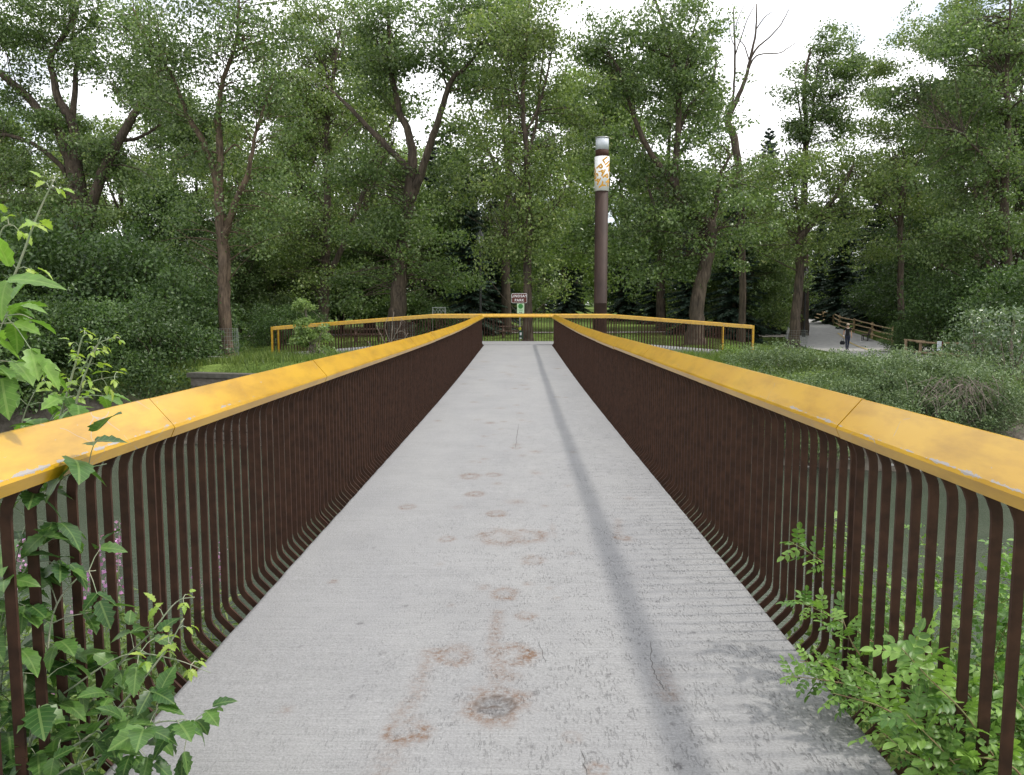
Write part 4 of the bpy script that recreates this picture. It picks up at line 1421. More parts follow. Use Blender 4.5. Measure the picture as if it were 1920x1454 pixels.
px_tree('dead_tree', 'bare topped dead tree standing up against the open sky', 'tree', 52,
        [[(1392, 560, 15), (1390, 400, 15), (1385, 320, 15), (1377, 263, 17), (1365, 227, 14), (1377, 197, 11), (1397, 150, 8), (1405, 117, 6.5), (1417, 60, 4), (1418, 7, 2.5)],
         [(1372, 205, 6), (1376, 170, 5), (1378, 100, 4.5), (1375, 17, 2.5)], [(1379, 102, 3), (1390, 70, 2.5), (1400, 40, 2), (1415, 10, 1.5)],
         [(1405, 115, 5), (1420, 90, 4), (1443, 70, 3), (1465, 45, 2.4), (1480, 17, 1.6)], [(1404, 130, 4), (1412, 112, 3.5), (1426, 102, 3), (1460, 100, 2.4), (1475, 92, 2), (1493, 80, 1.4)],
         [(1405, 115, 3), (1395, 85, 2.5), (1380, 70, 1.6)], [(1418, 55, 2.5), (1432, 35, 2), (1448, 22, 1.4)], [(1379, 50, 2), (1388, 25, 1.6), (1400, 0, 1.2)], [(1378, 90, 2), (1368, 60, 1.6), (1366, 30, 1.2)]],
        [], LEAF, 'leaf_cotton', 'bark', 7)
px_tree('cottonwood_tree', 'leaning cottonwood with a wire guard between lawn and asphalt pathway', 'tree', 49.5,
        [[(1487, 654, 28), (1489, 630, 24), (1495, 560, 20), (1500, 500, 18), (1500, 450, 16), (1530, 412, 12), (1573, 360, 9), (1600, 310, 5)], [(1500, 455, 9), (1495, 400, 7), (1485, 330, 5), (1470, 280, 3)]],
        [(1500, 350, 80, 60, 54), (1590, 330, 70, 60, 46), (1460, 440, 60, 60, 34), (1550, 440, 70, 55, 36), (1620, 400, 60, 60, 30), (1430, 350, 50, 50, 22)],
        LEAF, 'leaf_cotton2', 'bark', 8)
px_tree('cottonwood_tree', 'upright narrow cottonwood crown rising alone into the white sky', 'tree', 64,
        [[(1508, 600, 20), (1508, 480, 18), (1508, 330, 14), (1512, 247, 11), (1508, 157, 8), (1520, 90, 4)], [(1511, 290, 7), (1522, 230, 6), (1530, 150, 4), (1545, 90, 2)], [(1509, 270, 6), (1500, 210, 4), (1490, 150, 2)]],
        [(1540, 115, 42, 50, 44), (1590, 140, 42, 50, 36), (1540, 200, 62, 40, 40), (1500, 225, 26, 50, 16), (1610, 210, 50, 46, 36), (1520, 290, 60, 40, 30)],
        0.17, 'leaf_cotton', 'bark', 9, clr=(0.5, 0.95))
px_tree('cottonwood_tree', 'tall dense cottonwood with pale dead limbs at the right of the pathway', 'tree', 47,
        [[(1890, 640, 30), (1888, 560, 24), (1887, 480, 20), (1883, 350, 17), (1890, 217, 13), (1887, 173, 10), (1890, 90, 7), (1895, 0, 4)], [(1885, 380, 9), (1870, 345, 7), (1850, 310, 5), (1840, 280, 3)],
         {'p': [(1884, 340, 8), (1850, 300, 6), (1817, 267, 5), (1797, 247, 4), (1730, 238, 2)], 'off': -2.5}, {'p': [(1888, 230, 5), (1900, 200, 4), (1930, 180, 3)], 'off': -2}],
        [(1850, 80, 90, 70, 70), (1920, 40, 60, 60, 40), (1770, 110, 70, 60, 50), (1840, 200, 90, 70, 70), (1740, 210, 60, 60, 40), (1900, 300, 80, 70, 56), (1800, 330, 90, 70, 64), (1880, 430, 90, 60, 56), (1780, 440, 80, 60, 44), (1690, 150, 36, 50, 22)],
        LEAF, 'leaf_cotton', 'bark', 10)
px_tree('cottonwood_tree', 'twin stemmed cottonwood behind the dark bushes and the short log fence', 'tree', 56,
        [[(1850, 600, 18), (1852, 480, 16), (1850, 350, 13), (1846, 250, 9), (1840, 150, 6)], [(1690, 600, 14), (1688, 470, 12), (1690, 380, 10), (1700, 300, 6)], [(1830, 600, 14), (1832, 450, 12), (1826, 330, 7)]],
        [(1700, 250, 70, 60, 46), (1660, 330, 60, 70, 44), (1700, 430, 70, 60, 40), (1660, 170, 26, 60, 22), (1740, 80, 50, 60, 30), (1830, 40, 60, 40, 34)],
        0.15, 'leaf_cotton2', 'bark', 11, clr=(0.5, 0.95))

# ---- background trees, four shapes shared by many
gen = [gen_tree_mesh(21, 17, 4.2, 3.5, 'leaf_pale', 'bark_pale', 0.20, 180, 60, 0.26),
       gen_tree_mesh(22, 14, 3.6, 1.6, 'leaf_cotton2', 'bark', 0.19, 180, 60, 0.22),
       gen_tree_mesh(23, 20, 4.6, 5.0, 'leaf_cotton', 'bark', 0.20, 210, 60, 0.30),
       gen_tree_mesh(24, 9, 3.0, 0.5, 'leaf_elder', 'bark', 0.15, 190, 62, 0.14),
       gen_tree_mesh(25, 8, 3.3, 1.1, 'leaf_cotton', 'bark', 0.16, 210, 66, 0.13), gen_tree_mesh(26, 10, 3.0, 1.2, 'leaf_pale', 'bark_pale', 0.16, 210, 66, 0.13)]
rng0 = random.Random(40)
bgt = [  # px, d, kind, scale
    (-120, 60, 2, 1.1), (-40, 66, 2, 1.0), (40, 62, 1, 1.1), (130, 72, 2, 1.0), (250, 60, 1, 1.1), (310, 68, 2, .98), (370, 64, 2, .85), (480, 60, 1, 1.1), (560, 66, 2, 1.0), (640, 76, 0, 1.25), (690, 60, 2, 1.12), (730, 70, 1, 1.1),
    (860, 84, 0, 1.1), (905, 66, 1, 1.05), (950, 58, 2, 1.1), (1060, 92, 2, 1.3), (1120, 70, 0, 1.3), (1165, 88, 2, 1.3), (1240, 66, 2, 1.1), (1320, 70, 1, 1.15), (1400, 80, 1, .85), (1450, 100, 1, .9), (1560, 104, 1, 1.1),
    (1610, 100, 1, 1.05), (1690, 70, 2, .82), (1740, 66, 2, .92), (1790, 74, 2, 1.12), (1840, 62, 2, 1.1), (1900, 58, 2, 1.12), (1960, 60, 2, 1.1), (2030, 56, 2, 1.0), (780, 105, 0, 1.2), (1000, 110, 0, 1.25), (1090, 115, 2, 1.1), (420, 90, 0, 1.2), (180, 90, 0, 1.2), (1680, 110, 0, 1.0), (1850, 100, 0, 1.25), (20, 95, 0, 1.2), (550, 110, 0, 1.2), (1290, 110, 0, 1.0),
    (450, 52, 4, .9), (520, 58, 5, .9), (575, 66, 4, 1.0), (640, 62, 4, 1.0), (700, 56, 4, .9), (790, 58, 5, 1.0), (830, 74, 5, 1.1), (870, 80, 4, 1.1), (945, 76, 4, 1.0), (1020, 100, 5, 1.1), (1080, 112, 5, 1.2), (1160, 96, 4, 1.2), (1250, 86, 5, 1.0),
    (1345, 66, 4, 1.0), (1408, 60, 1, .85), (1395, 58, 4, .9), (1360, 74, 1, .95), (1400, 72, 4, 1.0), (1455, 80, 5, 1.0), (1680, 66, 3, .9), (1740, 60, 3, 1.1), (380, 56, 3, 1.0), (320, 58, 3, 1.1)]
bkind = ['pale leafy poplar', 'bushy leafy tree', 'tall dark poplar', 'low dark tree', 'low spreading tree', 'low pale tree']
marks = [(-60, 'outer left thicket'), (150, 'four stemmed cottonwood'), (425, 'guarded bank cottonwood'), (613, 'slender cottonwood'), (750, 'double trunked cottonwood'), (900, 'lamp post'), (980, 'park sign'),
         (1127, 'steel pylon'), (1320, 'leaning cottonwood'), (1385, 'dead tree'), (1490, 'pathway cottonwood'), (1590, 'walking woman'), (1635, 'bench'), (1760, 'fence notice'), (1887, 'tall dense cottonwood'), (2050, 'outer bushes')]
used = {}
for (px, d, k, s) in bgt:
    w = P(px, 600, d)
    i = max(j for j in range(len(marks)) if marks[j][0] <= max(px, -60)); i = min(i, len(marks) - 2)
    row = 'second row' if d < 64 else ('third row' if d < 82 else 'far row')
    lab = '%s in the %s between %s and %s' % (bkind[k], row, marks[i][1], marks[i + 1][1])
    if lab in used:
        lab = lab.replace(' in the ', ' deeper in the ' if d > used[lab] else ' nearer in the ', 1)
    used[lab] = d
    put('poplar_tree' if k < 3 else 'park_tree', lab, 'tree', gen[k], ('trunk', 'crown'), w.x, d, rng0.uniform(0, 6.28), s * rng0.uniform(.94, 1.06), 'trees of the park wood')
# the wood far behind everything reads as one mass
rngw = np.random.RandomState(8)
n_w = 110000
wx = rngw.uniform(-125, 125, n_w); wy = 135 + rngw.rand(n_w) * 25
wz = 0.6 + rngw.rand(n_w) ** 1.3 * (6 + 5 * vnoise(wx * 0.12, 4.4))
V, Fc = leaf_field(np.stack([wx, wy, wz], -1), 0.55, rngw, 0.4)
tag(link('distant_woods', np_mesh('distant_woods', V, Fc, M['leaf_cotton'])), 'dark leafy wood closing the view far behind the lawn', 'woods', kind='stuff')
# ---- spruces
spr = [spruce_mesh(31, 15, 3.0), spruce_mesh(32, 11, 2.7, 1.1)]
for (px, d, k, s, lab) in ((815, 66, 0, 1.02, 'layered dark spruce showing through the gap beside the double trunk'),
                           (880, 56, 1, 1.0, 'black green spruce behind the lantern of the lamp post'),
                           (925, 60, 1, .9, 'small dark spruce between lamp post and park sign'),
                           (1375, 56, 1, .95, 'broad drooping spruce behind the massive leaning cottonwood'),
                           (1290, 58, 1, .8, 'dark spruce behind the ramp railing of the pylon'),
                           (1432, 92, 0, 1.40, 'pointed spruce top standing clear against the sky'),
                           (1640, 72, 1, 1.2, 'blue green spruce behind the log fence above the bench'),
                           (1575, 80, 1, 1.15, 'spruce behind the log fence above the walking woman'),
                           (1535, 90, 1, 1.0, 'distant spruce where the log fence starts'),
                           (1440, 66, 1, .8, 'low spruce at the edge of the lawn by the pathway junction'), (1065, 92, 1, 1.0, 'far spruce across the lawn between park sign and pylon'), (1175, 88, 1, 1.05, 'far spruce across the lawn just past the pylon'), (1225, 82, 1, .9, 'small far spruce left of the leaning cottonwood'), (1015, 104, 0, .9, 'farthest spruce in line with the park sign'), (690, 92, 1, 1.0, 'far spruce behind the distant picnic table')):
    w = P(px, 600, d)
    put('spruce_tree', lab, 'tree', spr[k], ('trunk', 'crown'), w.x, d, rng0.uniform(0, 6.28), s, 'dark spruces in the park')

# ---- understory on both banks
elder = [bush_mesh(51, 2.6, 2.4, 4.6, 'leaf_elder', 0.125, 170, 95, stems=40, clr=(0.4, 0.75), bark='bark'),
         bush_mesh(52, 2.2, 2.2, 3.4, 'leaf_elder', 0.12, 140, 95, stems=34, clr=(0.4, 0.7), bark='bark')]
for (px, dz, d, k, s, lab) in ((30, -.3, 36, 0, 1.45, 'dark box elder thicket at the far edge of the left bank'), (140, -.3, 35, 0, 1.4, 'dark box elder thicket below the four stemmed cottonwood'), (240, -.3, 34, 0, 1.25, 'dark bank thicket leaning out over the river'),
                               (325, -.3, 33.5, 1, 1.1, 'dark thicket next to the timber crib wall'), (-60, -.3, 32, 0, 1.5, 'outermost dark thicket over the river behind the young box elder'), (350, -.3, 40, 0, 1.1, 'thicket just behind the wire guarded bank cottonwood'),
                               (40, -2.6, 30.0, 0, 1.0, 'low dark thicket trailing into the river beside the outermost one'), (140, -2.4, 30.0, 0, 1.0, 'low thicket trailing into the river below the four stemmed cottonwood'), (235, -2.2, 30.2, 0, .95, 'low dark thicket drooping over the water'), (315, -1.9, 30.0, 1, .95, 'low dark thicket in front of the end of the crib wall'), (-60, -2.6, 29, 0, 1.0, 'lowest dark thicket at the left water line'),
                               (505, -.3, 46, 1, .8, 'shrub behind the lower end of the ramp with the sapling'), (565, -.3, 50, 1, .8, 'shrub between that ramp and the slender cottonwood'), (825, -.3, 54, 1, .75, 'shrub behind the landing beside the lattice panel'), (30, -.3, 44, 0, 1.6, 'tall dark thicket farther back on the left bank'), (260, -.3, 46, 0, 1.5, 'tall dark thicket between the two bank cottonwoods'), (150, -.3, 48, 0, 1.6, 'tall dark thicket hiding the foot of the four stemmed cottonwood'),
                               (1698, -.3, 48.5, 0, .5, 'dark bush hiding the join of the two log fences'), (1790, -.3, 48, 0, 1.2, 'large dark bush behind the short log fence'), (1870, -.3, 46, 0, 1.3, 'dark bush behind the silver leaved dogwood'), (1950, -.3, 40, 0, 1.3, 'dark bush at the outer end of the right bank'),
                               (1725, -.3, 64, 0, 1.0, 'dark bush behind the last log fence post by the bench'), (1925, -.3, 31, 1, .7, 'low dark bush beside the bare soil bank'), (1560, -.3, 120, 1, 1.4, 'far bush where the pathway vanishes'), (1430, -.3, 72, 1, .6, 'low bush at the pathway junction')):
    w = P(px, 600, d)
    put('bank_thicket', lab, 'bush', elder[k], ('stem', 'foliage'), w.x, d, rng0.uniform(0, 6.28), s, 'dark thickets along the banks', z=gz(w.x, d) - 0.3 if dz > -1 else dz)
willow = [bush_mesh(61, 2.2, 1.6, 1.75, 'leaf_willow', 0.085, 230, 260, 0.36, 30, (0.22, 0.42), up=0.8), bush_mesh(62, 1.6, 1.5, 1.5, 'leaf_willow', 0.085, 170, 260, 0.34, 30, (0.22, 0.42), up=0.8)]
for (px, d, k, s, z_, lab) in ((1405, 29.2, 1, .85, -1.15, 'grey green willow shrub nearest the ramp end'), (1470, 28.8, 1, 1.1, -1.4, 'grey green willow shrub in front of the tree by the pathway'), (1545, 28.6, 0, 1.1, -1.9, 'grey green willow shrub below the walking woman'), (1640, 27.8, 0, 1.15, -2.05, 'grey green willow shrub in the middle of the bank clump'),
                           (1735, 26.6, 0, 1.1, -1.8, 'grey green willow shrub below the fence notice'), (1795, 25.2, 1, 1.2, -1.9, 'grey green willow shrub with dead brown twigs at its foot'), (1580, 26.2, 0, 1.1, -2.5, 'low willow shrub spreading over the gravel shore'), (1480, 27.0, 0, 1.0, -2.3, 'low willow shrub behind the ochre cap'), (1680, 25.2, 0, 1.0, -2.6, 'low willow shrub close above the water'),
                           (1400, 27.6, 1, 1.0, -2.0, 'low willow shrub behind the bright green shrub'), (1530, 24.6, 1, .9, -3.0, 'lowest willow shrub at the water line'), (1595, 28.2, 0, 1.15, -2.0, 'grey green willow shrub right under the handbag'), (1688, 27.2, 0, 1.2, -1.85, 'grey green willow shrub below the join of the two log fences'), (1835, 26.0, 1, 1.1, -1.7, 'grey green willow shrub before the dogwood'), (1440, 26.0, 0, 1.0, -2.4, 'low willow shrub seen just above the ochre cap'), (1760, 24.4, 0, .95, -2.5, 'low willow shrub below the outer bank clump'), (1625, 26.4, 0, 1.0, -2.3, 'low willow shrub tucked before the middle of the clump'), (1880, 24.6, 1, .8, -2.0, 'small willow shrub at the edge of the bare soil')):
    w = P(px, 600, d)
    put('willow_shrub', lab, 'shrub', willow[k], ('stem', 'foliage'), w.x, d, rng0.uniform(0, 6.28), s, 'willow shrubs on the right bank', z=z_)
# dead brown twigs hanging from the last willow
w = P(1800, 600, 24.0)
dt = thing('dead_twigs', 'tangle of dead brown twigs at the foot of the outer willow', 'dead twigs', (w.x, 24.0, -1.6))
rgd = np.random.RandomState(5); q = MB()
for i in range(150):
    a_ = np.array([rgd.normal() * .5, rgd.normal() * .3, .3 + rgd.rand() * .9]); c_ = a_ + np.array([rgd.normal() * .5, rgd.normal() * .3, -.9 * rgd.rand() - .2])
    add_twig(q, a_, c_, .012, .004, rgd, 3)
q.build('twig', M['twig'], dt)
silver = bush_mesh(71, 1.5, 1.3, 2.9, 'leaf_silver', 0.125, 75, 60, 0.5, 26, (0.3, 0.55), up=0.9)
for (px, d, s, lab) in ((1835, 31, 1.0, 'shiny leaved dogwood shrub in front of the dark bushes'), (1905, 29, 1.05, 'shiny leaved dogwood shrub at the bare soil bank')):
    w = P(px, 600, d)
    put('dogwood_shrub', lab, 'shrub', silver, ('stem', 'foliage'), w.x, d, rng0.uniform(0, 6), s, 'shiny dogwood shrubs')
bright = bush_mesh(72, 0.75, 0.6, 1.15, 'leaf_bright', 0.08, 60, 260, 0.5, 16, (0.18, 0.32))
for (px, d, s, lab) in ((1372, 31.8, 1.0, 'bright green shrub in front of the pylon side ramp end'), (1398, 31.0, .8, 'small bright green shrub touching the ramp end post')):
    w = P(px, 600, d)
    put('green_shrub', lab, 'shrub', bright, ('stem', 'foliage'), w.x, d, 1.0, s, 'bright shrubs at the ramp end', z=P(px, 700, d).z)
px_tree('poplar_sapling', 'thin poplar sapling growing in front of the left ramp railing', 'sapling', 31.5, [[(584, 700, 3), (582, 650, 2.5), (575, 600, 2), (570, 562, 1)], [(583, 660, 2), (600, 630, 1), (612, 610, 1)]],
        [(572, 590, 14, 34, 16), (590, 640, 26, 30, 22), (600, 672, 36, 18, 20), (575, 680, 24, 16, 10)], 0.095, 'leaf_pale', 'twig', 73, clr=(0.12, 0.24), n_each=420, dens=1.8)
px_tree('dead_bush', 'bare grey twiggy bush in front of the landing rail', 'bush', 32.5, [[(735, 690, 3), (733, 650, 2.5), (736, 610, 1.5), (738, 585, 1)], [(734, 665, 2), (715, 630, 1.5), (705, 610, 1)], [(734, 660, 2), (755, 640, 1.5), (765, 625, 1)], [(733, 645, 1.5), (722, 615, 1), (728, 595, .8)],
        [(735, 640, 1.5), (750, 610, 1), (752, 597, .8)], [(734, 668, 1.5), (700, 655, 1), (690, 640, .8)], [(735, 672, 1.5), (770, 668, 1)]], [(735, 630, 32, 28, 40)], .1, 'leaf_pale', 'twig', 74, leafless=True, clr=(.1, .2))

# wire guards round three trunks
def guard(label, px, py, d, r, h):
    w = P(px, py, d)
    t = thing('tree_guard', label, 'wire guard', (w.x, w.y, gz(w.x, w.y)), group='wire guards round trunks')
    q = MB()
    for i in range(9):
        z = 0.03 + (h - 0.03) * i / 8
        q.tube([(r * math.cos(2 * math.pi * k / 16), r * math.sin(2 * math.pi * k / 16), z) for k in range(17)], 0.0045, 3, cap=False)
    for k in range(26):
        a = 2 * math.pi * k / 26
        q.tube([(r * math.cos(a), r * math.sin(a), 0), (r * math.cos(a), r * math.sin(a), h)], 0.0045, 3, cap=False)
    q.build('wire_mesh', M['wire'], t)


guard('loose wire guard round the river bank cottonwood', 427, 668, 34, 0.46, 1.35)
guard('loose wire guard round the leaning cottonwood by the pathway', 1493, 654, 49.5, 0.62, 1.2)
guard('wire guard round the double trunk behind the landing', 752, 600, 44, 0.75, 1.2)

# ------------------------------------------------------------------ grass and shore stones
rngg = np.random.RandomState(90)


def grass_patch(name, label, n, xr_, yr_, h, mat, zmin=-1.6, avoid=None):
    x = rngg.uniform(*xr_, n); y = rngg.uniform(*yr_, n)
    z = ground_z(x, y)
    keep = (z > zmin) & (vnoise(x * 0.8, y * 0.8) > 0.25)
    if avoid is not None:
        keep &= ~avoid(x, y)
    x, y, z = x[keep], y[keep], z[keep]; n = len(x)
    hh = h * (0.5 + rngg.rand(n)) * (0.6 + 0.8 * vnoise(x * 0.5, y * 0.5))
    a = rngg.rand(n) * 6.28; w = 0.012 + 0.012 * rngg.rand(n)
    bx, by = np.cos(a) * w, np.sin(a) * w
    lx_, ly_ = rngg.normal(size=n) * hh * 0.35, rngg.normal(size=n) * hh * 0.35
    V = np.stack([np.stack([x - bx, y - by, z - 0.02], -1), np.stack([x + bx, y + by, z - 0.02], -1), np.stack([x + lx_, y + ly_, z + hh], -1)], 1).reshape(-1, 3)
    Fc = np.arange(n * 3).reshape(-1, 3)
    tag(link(name, np_mesh(name, V, Fc, M[mat])), label, 'grass', kind='stuff')


pathpts = np.array([(p.x, p.y) for p in catmull([(a, b, 0) for a, b in pa], 10)])
grp = np.array([(p.x, p.y) for p in catmull([(-60, 56, 0), (-36, 54, 0), (-20, 55.5, 0), (-9, 58.5, 0), (0, 61.5, 0), (9, 63, 0), (20, 64, 0), (27, 67, 0)], 10)])


def on_path(x, y):
    d1 = np.min(np.hypot(x[:, None] - pathpts[None, :, 0], y[:, None] - pathpts[None, :, 1]), 1)
    d2 = np.min(np.hypot(x[:, None] - grp[None, :, 0], y[:, None] - grp[None, :, 1]), 1)
    d3 = (np.abs(x) < 12) & (y > 33) & (y < 36.7)
    return (d1 < 2.9) | (d2 < 1.7) | d3 | ((x > 25) & (x < 32) & (y > 47) & (y < 54))


grass_patch('grass', 'rough uncut grass on the far river bank', 60000, (-16, 18), (27.5, 37.5), 0.22, 'grass', avoid=on_path)
grass_patch('lawn_grass', 'mown park lawn behind the landing', 90000, (-26, 34), (36.8, 66), 0.07, 'grass', avoid=on_path)


def stones(name, label, n, fx, fy, smin, smax):
    V = []; Fs = []
    ico = bmesh.new(); bmesh.ops.create_icosphere(ico, subdivisions=1, radius=1.0)
    iv = np.array([v.co[:] for v in ico.verts]); ifc = np.array([[v.index for v in f.verts] for f in ico.faces]); ico.free()
    for i in range(n):
        x, y = fx(), fy()
        s = rngg.uniform(smin, smax)
        vv = iv * (1 + 0.25 * rngg.normal(size=(len(iv), 1))) * np.array([s, s * rngg.uniform(.6, 1), s * 0.55])
        V.append(vv + np.array([x, y, gz(x, y) + s * 0.2])); Fs.append(ifc + i * len(iv))
    tag(link(name, np_mesh(name, np.concatenate(V), np.concatenate(Fs), M['gravel'])), label, 'gravel', kind='stuff')


stones('gravel', 'pale gravel shore along the far water line', 1500, lambda: rngg.uniform(2, 24), lambda: rngg.uniform(20.5, 24.5), 0.03, 0.09)
stones('bank_gravel', 'loose stones on the steep left shore', 500, lambda: rngg.uniform(-16, 2), lambda: rngg.uniform(24, 28), 0.05, 0.15)

# ------------------------------------------------------------------ walking woman and her bag
def person_mesh():
    V = {}; E = []; Rr = {}
    def v(n, x, y, z, r, r2=None): V[n] = (x, y, z); Rr[n] = (r, r2 or r)
    v('pel', 0, 0, 0.93, .135, .10); v('wai', 0, 0.0, 1.06, .115, .085); v('che', 0, 0, 1.25, .135, .095); v('sho', 0, 0.0, 1.37, .085, .075); v('nec', 0, -.005, 1.44, .045); v('hea', 0, -.02, 1.53, .078, .088); v('top', 0, -.015, 1.60, .070, .080)
    for s, n in ((-1, 'l'), (1, 'r')):
        v('hip' + n, s * .085, 0, .86, .095); st = -0.13 if s < 0 else 0.15
        v('kne' + n, s * .085, st * 0.55 - .03, .49, .062); v('ank' + n, s * .08, st, .09, .040); v('toe' + n, s * .09, st - .15, .035, .036, .03)
        v('shj' + n, s * .165, 0, 1.35, .055); v('elb' + n, s * .225, .03, 1.10, .040); v('wri' + n, s * .235, -.03, .88, .028); v('han' + n, s * .235, -.045, .81, .036, .022); v('fin' + n, s * .23, -.055, .745, .022, .015)
    for a, b in (('pel', 'wai'), ('wai', 'che'), ('che', 'sho'), ('sho', 'nec'), ('nec', 'hea'), ('hea', 'top')):
        E.append((a, b))
    for n in 'lr':
        E += [('pel', 'hip' + n), ('hip' + n, 'kne' + n), ('kne' + n, 'ank' + n), ('ank' + n, 'toe' + n), ('sho', 'shj' + n), ('shj' + n, 'elb' + n), ('elb' + n, 'wri' + n), ('wri' + n, 'han' + n), ('han' + n, 'fin' + n)]
    ks = list(V); ix = {k: i for i, k in enumerate(ks)}
    me = bpy.data.meshes.new('person_base')
    me.from_pydata([V[k] for k in ks], [(ix[a], ix[b]) for a, b in E], [])
    o = bpy.data.objects.new('person_base', me); COL.objects.link(o)
    bpy.context.view_layer.objects.active = o
    md = o.modifiers.new('s', 'SKIN'); sk = me.skin_vertices[0].data
    for i, k in enumerate(ks):
        sk[i].radius = Rr[k]; sk[i].use_root = (k == 'pel')
    md.use_smooth_shade = True
    sd = o.modifiers.new('d', 'SUBSURF'); sd.levels = 2; sd.render_levels = 2
    bpy.context.view_layer.update()
    m2 = bpy.data.meshes.new_from_object(o.evaluated_get(bpy.context.evaluated_depsgraph_get()))
    bpy.data.objects.remove(o); bpy.data.meshes.remove(me)
    m2.name = 'person'
    m2.materials.clear()
    for k in ('skin', 'blacktop', 'navy'):
        m2.materials.append(M[k])
    for p in m2.polygons:
        c = p.center
        arm = abs(c.x) > 0.175 and c.z > 0.7
        if c.z > 1.42: i = 0
        elif arm and c.z < 1.24: i = 0
        elif c.z > 0.92: i = 1
        elif c.z > 0.05: i = 2 if not (arm and c.z < 1.24) else 0
        else: i = 1
        p.material_index = i
        p.use_smooth = True
    return m2


w = ground_hit(1588, 656.5)
w = P(1588, 657, 50.5)
pz = gz(w.x, w.y) + 0.10
pt = thing('person', 'woman in black top and dark trousers walking toward us on the pathway', 'person', (w.x, w.y, pz), R(-8))
link('body', person_mesh(), pt)
q = MB(); q.lathe([(0.055, 1.515), (0.088, 1.53), (0.097, 1.575), (0.092, 1.62), (0.065, 1.655), (0.02, 1.668)], (0, 0.012, 0), 14); q.build('hair', M['hair'], pt, True)
q = MB(); q.lathe([(0.085, 1.595), (0.10, 1.60), (0.098, 1.615), (0.085, 1.66), (0.02, 1.682)], (0, 0.0, 0), 14); q.build('cap', M['cream'], pt, True)
q = MB(); q.box((-.035, -.108, 1.545), (.052, .02, .034)); q.box((.035, -.108, 1.545), (.052, .02, .034)); q.box((0, -.11, 1.552), (.03, .012, .008)); q.build('sunglasses', M['black'], pt)
q = MB(); q.tube([(0.085 * math.cos(a), 0.07 * math.sin(a) - 0.01, 1.40 - 0.035 * max(0, -math.sin(a))) for a in np.linspace(0, 2 * math.pi, 17)], 0.026, 6); q.build('collar', M['cream'], pt, True)
q = MB(); q.box((-.236, -.035, .905), (.066, .066, .05)); q.build('wrist_band', M['white'], pt)
hand = Matrix.Rotation(R(-8), 3, 'Z') @ Vector((-0.235, -0.05, 0.77))
bg = thing('handbag', 'black handbag hanging from the walking woman\'s hand', 'handbag', (w.x + hand.x, w.y + hand.y, pz + hand.z))
q = MB(); q.lathe([(0.05, -.42), (0.13, -.41), (0.155, -.34), (0.15, -.26), (0.11, -.20), (0.05, -.18)], (-0.07, 0, 0), 12); q.build('pouch', M['blacktop'], bg, True)
q = MB(); q.tube([(-0.15, 0, -.21), (-0.10, 0, -.06), (-0.02, 0, 0.0), (0.0, 0, -.08), (-0.01, 0, -.20)], 0.012, 5); q.build('handle', M['black'], bg)

# ------------------------------------------------------------------ near plants
def leaf_shape(name, mat, L, W, teeth, cup=0.18, bend=0.25, seed=0):
    """one broad leaf with toothed edge, midrib fold and a drooping tip; lies along +Y"""
    rr = random.Random(seed)
    n = 9
    mid = []; lf = []; rt = []
    for i in range(n + 1):
        t = i / n
        w_ = W * 0.5 * (math.sin(math.pi * min(1, t * 0.93 + 0.07)) ** 0.8) * (1 - 0.35 * t) * 1.25
        if i == n: w_ = 0.0
        if teeth and 0 < i < n:
            w_ *= 1 + (0.16 if i % 2 else -0.10) * teeth + rr.uniform(-.05, .05)
        z = -bend * L * t * t
        mid.append((0, L * t, z)); lf.append((-w_, L * t - 0.02 * L * (1 if i % 2 else 0), z + cup * w_)); rt.append((w_, L * t - 0.02 * L * (1 if i % 2 else 0), z + cup * w_))
    V = mid + lf + rt; Fc = []
    m_ = n + 1
    for i in range(n):
        Fc.append((i, i + 1, m_ + i + 1, m_ + i)); Fc.append((i, 2 * m_ + i, 2 * m_ + i + 1, i + 1))
    me = bpy.data.meshes.new(name)
    me.from_pydata(V, [], Fc); me.materials.append(mat)
    me.polygons.foreach_set('use_smooth', [True] * len(me.polygons))
    me.update()
    return me


def orient(dirv, roll, up=Vector((0, 0, 1))):
    y = Vector(dirv).normalized()
    x = y.cross(up)
    if x.length < 1e-4: x = Vector((1, 0, 0))
    x.normalize()
    z = x.cross(y)
    m = Matrix((x, y, z)).transposed()
    return (m @ Matrix.Rotation(roll, 3, 'Y')).to_euler()


be_big = [leaf_shape('leaf', M['boxelder'], 0.105, 0.062, 1.0, .22, .28, 1), leaf_shape('leaf', M['boxelder'], 0.095, 0.05, 1.4, .3, .15, 2), leaf_shape('leaf', M['boxelder'], 0.115, 0.066, .8, .15, .40, 3)]
be_mid = [leaf_shape('leaf', M['boxelder_mid'], 0.105, 0.056, 1.2, .22, .28, 1), leaf_shape('leaf', M['boxelder_mid'], 0.098, 0.046, 1.6, .3, .15, 2), leaf_shape('leaf', M['boxelder_mid'], 0.115, 0.058, 1.1, .15, .40, 3)]
be_young = [leaf_shape('leaf', M['boxelder_young'], 0.075, 0.036, 1.8, .3, .25, 4), leaf_shape('leaf', M['boxelder_young'], 0.07, 0.03, 2.0, .35, .45, 5)]


